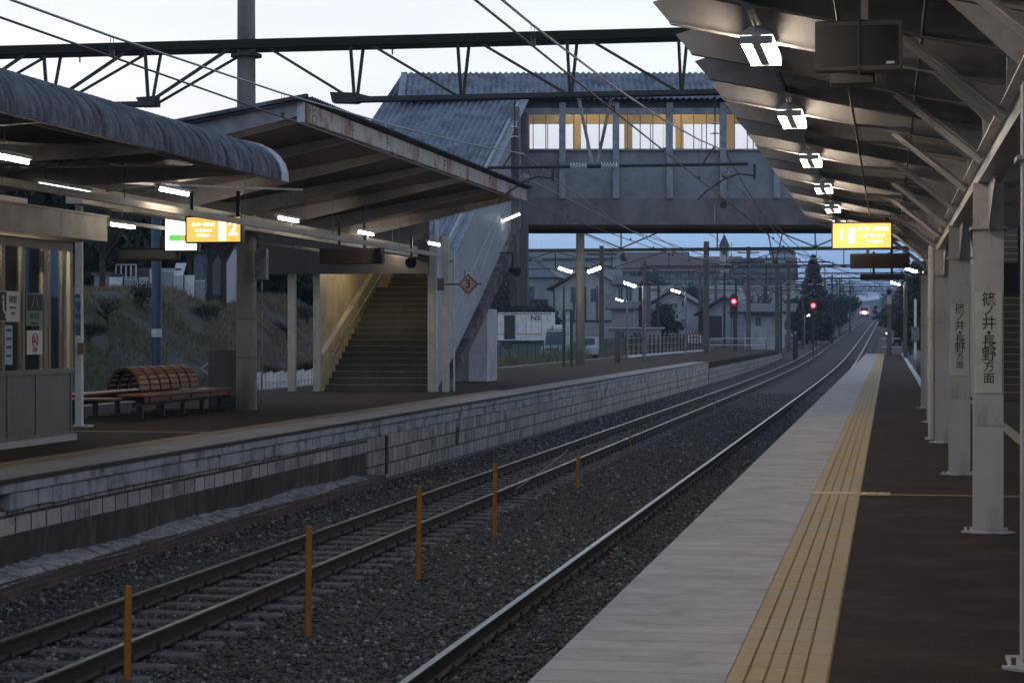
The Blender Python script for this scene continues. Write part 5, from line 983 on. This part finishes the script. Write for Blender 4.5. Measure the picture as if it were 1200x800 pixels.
# things on the embankment top
def house(name, px0, px1, pyt, pyb, d, depth, lab, wallm, roofm, roof='gable_x', rh=1.2, over=.5, wins=(), door=None, cat='house', grp=None, gz=None, beams=False):
    a = at(px0, pyb, d); b = at(px1, pyb, d); y = (a.y+b.y)/2; x0, x1 = a.x, b.x; zt_ = at((px0+px1)/2, pyt, d).z; zb_ = min(ground(x0, y), at(px0, pyb, d).z)-.3 if gz is None else gz
    t = thing(name, lab, cat, ((x0+x1)/2, y, zb_), grp); part('wall', MB().box(x0, x1, y, y+depth, zb_, zt_), wallm, t)
    if roof == 'gable_x': part('roof', MB().prism([(y-over,zt_-.1),(y-over,zt_+.08),(y+depth/2,zt_+rh+.12),(y+depth+over,zt_+.08),(y+depth+over,zt_-.1),(y+depth/2,zt_+rh-.1)], 'x', x0-over, x1+over), roofm, t); part('gable', MB().prism([(y+.02,zt_),(y+depth-.02,zt_),(y+depth/2,zt_+rh-.1)], 'x', x0+.01, x1-.01), wallm, t)
    elif roof == 'gable_y': xm = (x0+x1)/2; part('roof', MB().prism([(x0-over,zt_-.2),(x0-over,zt_-.0),(xm,zt_+rh+.15),(x1+over,zt_),(x1+over,zt_-.2),(xm,zt_+rh-.08)], 'y', y-over, y+depth+over), roofm, t); part('gable', MB().prism([(x0,zt_),(x1,zt_),(xm,zt_+rh-.1)], 'y', y+.01, y+.2), wallm, t)
    elif roof == 'flat': part('roof', MB().box(x0-over, x1+over, y-over, y+depth+over, zt_, zt_+rh), roofm, t)
    elif roof == 'hip': part('roof', MB().add([(x0-over,y-over,zt_),(x1+over,y-over,zt_),(x1+over,y+depth+over,zt_),(x0-over,y+depth+over,zt_),(x0+depth*.4,y+depth/2,zt_+rh),(x1-depth*.4,y+depth/2,zt_+rh)], [(0,1,5,4),(1,2,5),(2,3,4,5),(3,0,4),(3,2,1,0)]), roofm, t)
    for (u0, u1, v0, v1) in wins:
        w0 = at(u0, v1, d); w1 = at(u1, v0, d); f_ = part('window', MB().box(w0.x, w1.x, y-.06, y-.002, w0.z, w1.z), trimb, t); m_ = .06
        part('pane', MB().box(w0.x+m_, (w0.x+w1.x)/2-.03, y-.075, y-.062, w0.z+m_, w1.z-m_).box((w0.x+w1.x)/2+.03, w1.x-m_, y-.075, y-.062, w0.z+m_, w1.z-m_), paneM, f_)
    if door: w0 = at(door[0], door[3], d); w1 = at(door[1], door[2], d); part('door', MB().box(w0.x, w1.x, y-.05, y-.001, w0.z, w1.z), darkdoor, t)
    if beams:
        bm = MB()
        for u in beams: q = at(u, pyb, d); bm.box(q.x-.08, q.x+.08, y-.05, y-.001, zb_+2.8, zt_+.2)
        bm.box(x0, x1, y-.06, y-.002, zb_+2.6, zb_+2.8); part('timber_beams', bm, darksteel, t)
    return t
paneM = M('house_pane', (.05,.06,.08), (.08,.09,.11), 1.5, .12); darkdoor = M('dark_opening', (.03,.028,.03), None, 3)
wallW = M('white_render', (.46,.47,.49), (.38,.39,.41), 1.2, .85, dirt=(.24,.24,.25), dscale=.5); wallG = M('grey_render', (.26,.265,.28), (.21,.215,.225), 1.2, .85, dirt=(.12,.12,.125), dscale=.5); wallB = M('bluish_wall', (.30,.33,.38), (.25,.28,.33), 1, .85, dirt=(.15,.16,.18), dscale=.4)
roofB = M('blue_grey_roof', (.10,.115,.15), (.075,.085,.11), 2, .6, stretch=(6,1,1)); roofD = M('dark_tile_roof', (.045,.047,.055), (.03,.032,.038), 3, .6, stretch=(5,1,1)); roofR = M('brown_red_roof', (.13,.075,.065), (.095,.055,.05), 2, .75); roofW = M('pale_metal_roof', (.40,.43,.47), (.33,.36,.40), 2, .45)
house('small_building', 226, 258, 296, 352, 88, 3, 'small white building with a dark window on top of the embankment', wallB, roofB, 'flat', .12, .15, wins=((238,250,308,324),)); 
part_ = house('lean_to', 259, 266, 291, 350, 86, 2.5, 'narrow pale wall right of the small white building', wallW, roofB, 'flat', .1, .05, cat='shed')
house('shed', 110, 128, 322, 344, 84, 1.5, 'low grey panel shed at the left of the embankment top', wallG, roofB, 'flat', .08, .1, cat='shed')
t = thing('wire_cage', 'white framed mesh cage beside the tank on the embankment', 'cage', at(148, 340, 86)); a = at(136, 340, 86); b = at(161, 310, 86)
fm = MB(); 
for f in (0,.25,.5,.75,1): x_ = a.x+(b.x-a.x)*f; fm.box(x_-.03,x_+.03,a.y-.03,a.y+.03,a.z-.3,b.z)
for f in (0,.5,1): z_ = a.z+(b.z-a.z)*f; fm.box(a.x,b.x,a.y-.031,a.y+.031,z_-.03,z_+.03)
part('frame', fm, whitep, t); part('back_panel', MB().box(a.x,b.x,a.y+1.5,a.y+1.6,a.z-.3,b.z-.1), wallG, t)
p = at(183, 334, 88); t = thing('water_tank', 'pale round tank lying on the embankment behind the blue pole', 'tank', p); part('shell', MB().tube((p.x-.85,p.y,p.z+.1),(p.x+.75,p.y,p.z+.1),.62,n=20).ball((p.x+.75,p.y,p.z+.1),.62,14,8,(.4,1,1)), wallW, t, sm=50); part('cradle', MB().box(p.x-.5,p.x-.3,p.y-.5,p.y+.5,p.z-1,p.z-.4).box(p.x+.3,p.x+.5,p.y-.5,p.y+.5,p.z-1,p.z-.4), darksteel, t)
a = at(201, 328, 82); b = at(214, 308, 82); t = thing('leaning_board', 'tilted white board with faint writing on the embankment', 'board', a); part('sheet', MB().add([(a.x,a.y,a.z),(b.x,a.y,a.z+.05),(b.x+.12,a.y+.2,b.z),(a.x+.12,a.y+.2,b.z),(a.x,a.y+.04,a.z),(b.x,a.y+.04,a.z+.05),(b.x+.12,a.y+.24,b.z),(a.x+.12,a.y+.24,b.z)],[(0,1,2,3),(7,6,5,4),(0,4,5,1),(1,5,6,2),(2,6,7,3),(3,7,4,0)]), whitep, t); part('stake', MB().box((a.x+b.x)/2-.03,(a.x+b.x)/2+.03,a.y+.05,a.y+.1,g(a)-.2,a.z+.1), bark, t)
part('text_row', MB().box(a.x+.12,b.x-.05,a.y+.06,a.y+.07,a.z+.40,a.z+.46), inkb, t)
t = thing('board_fence', 'low fence of patched white boards along the embankment top', 'fence', at(185, 348, 82)); rr = random.Random(9)
xs_ = [128,145,163,176,190,203,216,229,241]
for i in range(8):
    a = at(xs_[i]+.5, 352, 82); b = at(xs_[i+1]-.5, 352, 82); z0 = ground(a.x,a.y)-.15; hh = .62+rr.uniform(-.1,.12); part('board', MB().box(a.x,b.x,a.y-.03+rr.uniform(-.04,.04),a.y+.03,z0,z0+hh+.15), [whitep, wallB, wallW][i % 3], t)
    part('cap', MB().box(a.x,b.x,a.y-.05,a.y+.05,z0+hh+.151,z0+hh+.19), whitep, t)
# blue pole behind the bench
a = at(183.5, 440, 62); t = thing('blue_pole', 'dark blue tubular pole standing at the foot of the grass slope', 'pole', (a.x, a.y, ground(a.x, a.y))); part('shaft', MB().tube((a.x,a.y,ground(a.x,a.y)-.1),(a.x,a.y,6.2),.15,n=14), M('blue_grey_pole', (.055,.085,.14), (.04,.06,.10), 3, .5), t, sm=50); part('band', MB().tube((a.x,a.y,1.35),(a.x,a.y,1.6),.155,n=14), whitep, t)
# town left of the line
house('tiled_house', 588, 648, 325, 372, 232, 8, 'pale house with a blue grey roof behind the white truck', wallB, roofB, 'hip', 2.2, .8, wins=((610,627,335,351),))
house('garden_wall_house', 582, 640, 352, 368, 226, 2, 'dark low shelter in front of the blue roofed house', darkconc, roofD, 'flat', .15, .1, cat='shed')
house('timbered_house', 648, 728, 338, 402, 212, 8, 'white gabled house with dark upright timbers behind the thick pole', wallW, roofD, 'gable_y', 2.1, .7, wins=((668,679,336,355),(692,700,338,354),), beams=(648,660,672,686,700))
house('white_annex', 722, 744, 334, 362, 205, 5, 'white annex with louvred windows right of the timbered house', wallW, roofD, 'gable_x', .8, .5, wins=((724,730,337,353),(733,741,337,353)))
house('dark_annex', 742, 756, 332, 372, 208, 5, 'narrow dark brown annex between white annex and warehouse', M('brown_wall', (.07,.045,.035), (.05,.035,.028), 2), roofD, 'flat', .2, .3, cat='house')
house('low_shed', 712, 770, 385, 402, 190, 4, 'low pale shed behind the black bar fence', wallG, roofW, 'flat', .12, .3, wins=((722,732,388,397),(742,752,388,397)), cat='shed')
house('carport', 716, 742, 362, 378, 196, 4, 'small dark roofed lean-to under the white annex', wallG, roofD, 'gable_x', .6, .5, cat='shed')
house('warehouse', 748, 934, 339, 398, 300, 18, 'long low white warehouse with a bright pale roof edge', wallW, roofW, 'flat', .55, .4, wins=((760,770,372,380),(782,792,360,368)), cat='warehouse')
house('gabled_shop', 756, 822, 362, 402, 245, 10, 'white gabled hall with a dark roof edge in front of the warehouse', wallW, roofD, 'gable_y', 2.3, .8, wins=((790,794,355,361),(799,804,352,360)), door=(764,778,376,402), cat='hall')
house('gabled_hall', 822, 876, 368, 402, 235, 10, 'second white hall with a wide grey shutter behind the left red signal', wallB, roofD, 'gable_y', 2.0, .9, door=(822,846,370,396), cat='hall')
house('station_shed', 872, 915, 366, 396, 215, 8, 'low white shed with wide eaves and lit lamp between the signals', wallW, roofD, 'gable_x', .9, 1.6, wins=((885,892,372,382),), cat='shed')
house('brown_roof_block', 716, 862, 318, 352, 430, 14, 'long apartment block with a brown red roof and many windows', wallG, roofR, 'gable_x', 3.2, 1.0, wins=tuple((u, u+8, 316, 326) for u in range(722, 850, 14))+tuple((u, u+8, 330, 338) for u in range(722, 850, 14)), cat='apartment block')
house('brown_gable_block', 720, 800, 309, 330, 440, 10, 'higher brown roofed wing behind the long apartment block', wallG, roofR, 'gable_x', 2.6, 1, cat='apartment block')
house('flat_block', 585, 622, 304, 325, 380, 10, 'flat topped grey block behind the blue roofed house', wallG, roofB, 'flat', .6, .5, cat='apartment block'); house('long_grey_roof', 615, 720, 303, 330, 400, 14, 'long pale building with a dark roof behind the timbered house', wallB, roofD, 'gable_x', 1.6, 1, cat='building')
house('dark_roof_block', 862, 925, 326, 366, 390, 12, 'long dark roofed building right of the spire', wallG, roofD, 'gable_x', 4, 1.2, wins=tuple((u, u+6, 332, 342) for u in range(868, 920, 12)), cat='building')
house('pale_tower_block', 902, 929, 297, 340, 520, 14, 'pale flat topped tower block right of the spire', M('far_pale', (.36,.36,.40), (.32,.32,.36), 1), roofB, 'flat', .8, .2, wins=tuple((u, u+4, 302, 308) for u in (905,912,919)), cat='apartment block')
a = at(843.5, 330, 400); b = at(853.5, 289, 400); t = thing('spired_tower', 'slim pale tower with a pointed dark spire', 'tower', ((a.x+b.x)/2, a.y, ground(a.x,a.y))); xm = (a.x+b.x)/2; part('shaft', MB().box(a.x,b.x,a.y,a.y+1.7,ground(a.x,a.y)-.5,b.z), wallW, t); zt_ = b.z; w_ = (b.x-a.x)/2+.25
part('spire', MB().add([(xm-w_,a.y-.25,zt_),(xm+w_,a.y-.25,zt_),(xm+w_,a.y+1.95,zt_),(xm-w_,a.y+1.95,zt_),(xm,a.y+.85,zt_+2.6)],[(0,1,4),(1,2,4),(2,3,4),(3,0,4),(3,2,1,0)]), roofD, t); part('louvre', MB().box(xm-.35,xm+.35,a.y-.03,a.y-.001,zt_-1.6,zt_-.4), darkdoor, t)
# conifers and woods
a = at(953, 395, 240); tree('conifer', a.x, a.y, g(a), 10.3, 2.4, 'cone', 'tall dark conifer behind the right red signal', 5200, .42, None, 81)
for i, (px, d, h, cr_, lab) in enumerate(((590,205,7.5,2.4,'dark tree at the left edge of the gap under the bridge'),(602,215,4.5,.9,'narrow dark conifer in front of the blue roofed house'),(637,206,4.0,1.5,'round dark bush right of the blue roofed house window'),(764,320,9,3.2,'dark tree in front of the brown roofed apartments'),(782,235,4,2.2,'bush in front of the gabled hall'),
                                   (808,300,7,3,'dark tree by the gantry pole above the warehouse roof'),(965,300,6.5,3.2,'dark tree right of the conifer'),(944,280,5.5,3,'broad dark tree left of the conifer'),(978,340,5.5,3.5,'dark tree further right of the conifer'),(905,330,7,3,'dark tree behind the wide eaved shed'),(968,420,6.5,5,'dark tree mass along the line far off'),(978,520,6,5,'farthest tree mass left of the train'))):
    a = at(px, 400, d); tree('town_tree', a.x, a.y, g(a), h, cr_, 'cone' if i == 1 else 'round', lab, 4200, .22 if d < 330 else .4, 'dark trees among the houses', 100+i)
for i, (px, d, h, lab) in enumerate(((1062,150,6.0,'dark evergreen right of the platform end'),(1070,170,8,'taller dark evergreen behind the lamp at the right'),(1053,215,5.5,'dark evergreen just right of the end post'),(1078,130,7.5,'dark evergreen next to the last canopy column'),(1058,260,5,'distant evergreen right of the tracks'),(1085,330,5,'small far evergreen right of the tracks'),(1090,450,7,'farthest dark tree on the right of the tracks'),(1075,620,8,'dark far wood right of the train'),(1052,900,8,'dark wood at the very end of the line'),(1068,640,8,'dark wood beyond the right platform'),(1105,420,9,'tall dark wood at the right horizon'))):
    a = at(px, 405, d); tree('evergreen_tree', a.x+ (1.2 if d < 240 else 0), a.y, g(a), h, 2.2 if d < 300 else 7, 'round', lab, 4600, .19 if d < 300 else .5, 'dark trees right of the line', 140+i)
r = random.Random(4)
for i in range(26):
    y = 260+i*26+r.uniform(-8,8); x = (-16-r.uniform(0,8)-i*.6) if i % 2 else -9.5-r.uniform(6,14)-i*.3
    tree('bare_tree', x, y, ground(x,y), r.uniform(6,10), 3, 'bare', 'thin leafless tree in the hazy row along the left of the line', grp='leafless trees along the line', seed=200+i)
# far town roofs closing the horizon
r = random.Random(12)
for i in range(60):
    x = -12-r.uniform(10,360) if i < 46 else 12+r.uniform(6,200); y = r.uniform(480,900); 
    if i < 46 and x > -30: x -= 25
    h_ = r.uniform(4,9); w_ = r.uniform(7,16); gz = ground(x,y); t = thing('distant_house', 'small bluish house in the far town beyond the line', 'house', (x,y,gz), 'hazy houses of the far town'); wm = [wallW,wallG,wallB][i%3]; part('wall', MB().box(x-w_/2,x+w_/2,y,y+9,gz-1,gz+h_), wm, t); part('roof', MB().prism([(y-.6,gz+h_),(y+9.6,gz+h_),(y+4.5,gz+h_+2.2)], 'x', x-w_/2-.5, x+w_/2+.5), [roofD,roofB,roofR][i%3], t)
    part('window', MB().box(x-w_/4,x-w_/8,y-.05,y-.001,gz+h_*.45,gz+h_*.65).box(x+w_/8,x+w_/4,y-.05,y-.001,gz+h_*.45,gz+h_*.65), paneM, t)
# hills
hl = MB(); n = 80; vs = []
for i in range(n+1):
    x = -1000+2000*i/n; h_ = 20+6*math.sin(i*.31)+5*math.sin(i*.83+1)+3*math.sin(i*1.9); vs += [(x,1180,8),(x,1250+20*math.sin(i),h_),(x,1380,h_*.7)]
hl.add(vs, [(i*3+j,i*3+3+j,i*3+4+j,i*3+1+j) for i in range(n) for j in range(2)]); struct('hills', hl, M('hill_forest', (.04,.055,.06), (.03,.04,.045), .01, .95), sm=60)
# road, truck, car, green fence
rd = MB(); 
for k in range(20): y = 95+7*k; rd.quad((-34,y,ground(-34,y)+.006+.03),(-24.6,y,ground(-24.6,y)+.036),(-24.6,y+7,ground(-24.6,y+7)+.036),(-34,y+7,ground(-34,y+7)+.036))
struct('road', rd, M('road_asphalt', (.06,.06,.062), (.05,.05,.052), 20, .85))
t = thing('mesh_fence', 'green wire mesh fence between the road and the line', 'fence', (-22, 130, ground(-22, 130))); mm = MB()
def gf(y): return ground(-22, y)
FH = 1.35
for k in range(30):
    y = 101+3*k; part('fence_post', MB().box(-22.04,-21.96,y-.04,y+.04,gf(y)-.1,gf(y)+FH), M('fence_green', (.03,.09,.06), (.025,.07,.05), 3) if k == 0 else bpy.data.materials['fence_green'], t)
for k in range(29):
    y = 101+3*k
    for j in range(12): yy = y+.25*j; mm.bar((-22,yy,gf(yy)),(-22,yy,gf(yy)+FH-.05),.018,.018)
    for z in (.1,.5,.9,1.3): mm.bar((-22.02,y,gf(y)+z),(-22.02,y+3,gf(y+3)+z),.025,.025)
part('mesh', mm, bpy.data.materials['fence_green'], t)
# truck
d = 185; a = at(583, 404, d); b = at(648, 366, d); y = a.y; gz = ground(a.x, y); x0, x1 = a.x, b.x; zt_ = b.z; zb_ = zt_-2.55; t = thing('box_truck', 'white box truck with an open side door and dark blue letters NS', 'truck', ((x0+x1)/2, y, gz))
part('box_body', MB().bbox(x0, x1, y, y+2.2, zb_, zt_, .04), whitep, t); part('open_doorway', MB().box(x0+.62,x0+1.6,y-.03,y-.002,zb_+.12,zt_-.25), darkdoor, t); sm_ = MB()
for f in (.34,.53,.82): sm_.box(x0+(x1-x0)*f-.015,x0+(x1-x0)*f+.015,y-.02,y-.002,zb_+.05,zt_-.12)
part('panel_seams', sm_, steel, t); part('top_rail', MB().box(x0,x1,y-.03,y-.003,zt_-.16,zt_-.06), steel, t); part('orange_stripe', MB().box(x0+1.65,x0+(x1-x0)*.81,y-.022,y-.003,zb_+.55,zb_+.66).box(x0+.05,x0+.6,y-.022,y-.003,zb_+.55,zb_+.66), M('stripe_orange', (.55,.32,.14), None, 3), t)
text_on('NS', .62, (x0+(x1-x0)*.71, y-.03, zt_-.52), '-y', 'lettering', M('navy', (.015,.02,.06), None, 3), t, sx=1.25)
part('chassis', MB().box(x0+.2,x1+1.6,y+.4,y+1.8,gz+.5,zb_-.01), black, t); part('cab', MB().bbox(x1+.1,x1+1.7,y+.1,y+2.1,gz+.55,gz+2.3,.08), whitep, t)
for xx in (x0+.9, x1+.9): part('wheel', MB().tube((xx,y+.05,gz+.42),(xx,y+.3,gz+.42),.42,n=18), black, t)
# car
d = 148; a = at(634, 410, d); b = at(655, 387, d); y = a.y; gz = ground((a.x+b.x)/2, y)+.04; x0 = a.x; W = 1.55; t = thing('parked_car', 'pale blue white estate car with roof rack facing the fence', 'car', (x0+W/2, y, gz)); x1 = x0+W; H = b.z-gz
LB = 3.9
part('body', MB().prism([(y,gz+.28),(y+LB,gz+.28),(y+LB,gz+.95),(y+.9,gz+.98),(y+.05,gz+.85)], 'x', x0, x1), M('car_paint', (.50,.56,.62), (.46,.52,.58), 2, .25), t)
part('cabin', MB().prism([(y+.75,gz+.96),(y+LB-.05,gz+.96),(y+LB-.3,gz+H),(y+1.35,gz+H)], 'x', x0+.08, x1-.08), bpy.data.materials['car_paint'], t)
part('windscreen', MB().add([(x0+.14,y+.76,gz+1.0),(x1-.14,y+.76,gz+1.0),(x1-.2,y+1.25,gz+H-.07),(x0+.2,y+1.25,gz+H-.07)],[(0,1,2,3)]), paneM, t); part('side_window', MB().box(x1-.079,x1-.06,y+1.5,y+LB-.5,gz+1.05,gz+H-.1), paneM, t)
part('number_plate', MB().box(x0+W/2-.17,x0+W/2+.17,y-.02,y-.003,gz+.42,gz+.55), whitep, t); part('grille', MB().box(x0+.35,x1-.35,y-.006,y+.04,gz+.6,gz+.75), black, t); part('bumper', MB().bbox(x0-.02,x1+.02,y-.05,y+.1,gz+.28,gz+.4,.02), bpy.data.materials['car_paint'], t)
for xx in (x0+.2, x1-.2): part('headlight', MB().ball((xx,y+.0,gz+.68), .12, 8, 6, (1.2,.4,.8)), whitep, t)
for xx in (x0+.1, x1-.1):
    for yy in (y+.7, y+LB-.7): part('wheel', MB().tube((xx-.09,yy,gz+.29),(xx+.09,yy,gz+.29),.29,n=16), black, t)
rk = MB().box(x0+.15,x0+.2,y+1.5,y+LB-.6,gz+H+.04,gz+H+.08).box(x1-.2,x1-.15,y+1.5,y+LB-.6,gz+H+.04,gz+H+.08)
for k in range(3): rk.box(x0+.15,x1-.15,y+1.7+.6*k,y+1.76+.6*k,gz+H+.0,gz+H+.05)
part('roof_rack', rk, black, t)
t = thing('parked_car', 'second pale car parked just right of the car with the roof rack', 'car', (x1+1.4, y+5, gz)); xx0 = x1+.35; yy0 = y+4; part('body', MB().prism([(yy0,gz+.28),(yy0+3.6,gz+.28),(yy0+3.6,gz+.9),(yy0+.8,gz+.95),(yy0,gz+.8)], 'x', xx0, xx0+1.5), bpy.data.materials['car_paint'], t); part('cabin', MB().prism([(yy0+.7,gz+.94),(yy0+3.5,gz+.94),(yy0+3.2,gz+1.55),(yy0+1.3,gz+1.55)], 'x', xx0+.08, xx0+1.42), bpy.data.materials['car_paint'], t)
part('windscreen', MB().add([(xx0+.14,yy0+.72,gz+1.0),(xx0+1.36,yy0+.72,gz+1.0),(xx0+1.3,yy0+1.22,gz+1.5),(xx0+.2,yy0+1.22,gz+1.5)],[(0,1,2,3)]), paneM, t)
for xx in (xx0+.1, xx0+1.4): part('wheel', MB().tube((xx-.09,yy0+.7,gz+.29),(xx+.09,yy0+.7,gz+.29),.29,n=16), black, t)

# the dusk air
hz = MB().box(-1120, 1120, -110, 1410, -3.2, 52); ho = struct('haze', hz, None, 'stuff') if False else None
hm_ = bpy.data.materials.new('dusk_air'); hm_.use_nodes = True; ht = hm_.node_tree; ht.nodes.clear(); ho_ = ht.nodes.new('ShaderNodeOutputMaterial'); pv = ht.nodes.new('ShaderNodeVolumePrincipled')
pv.inputs['Color'].default_value = (.62,.78,1,1); pv.inputs['Density'].default_value = .00030; pv.inputs['Anisotropy'].default_value = .2; ht.links.new(pv.outputs[0], ho_.inputs['Volume'])
struct('haze', hz, hm_, 'stuff')
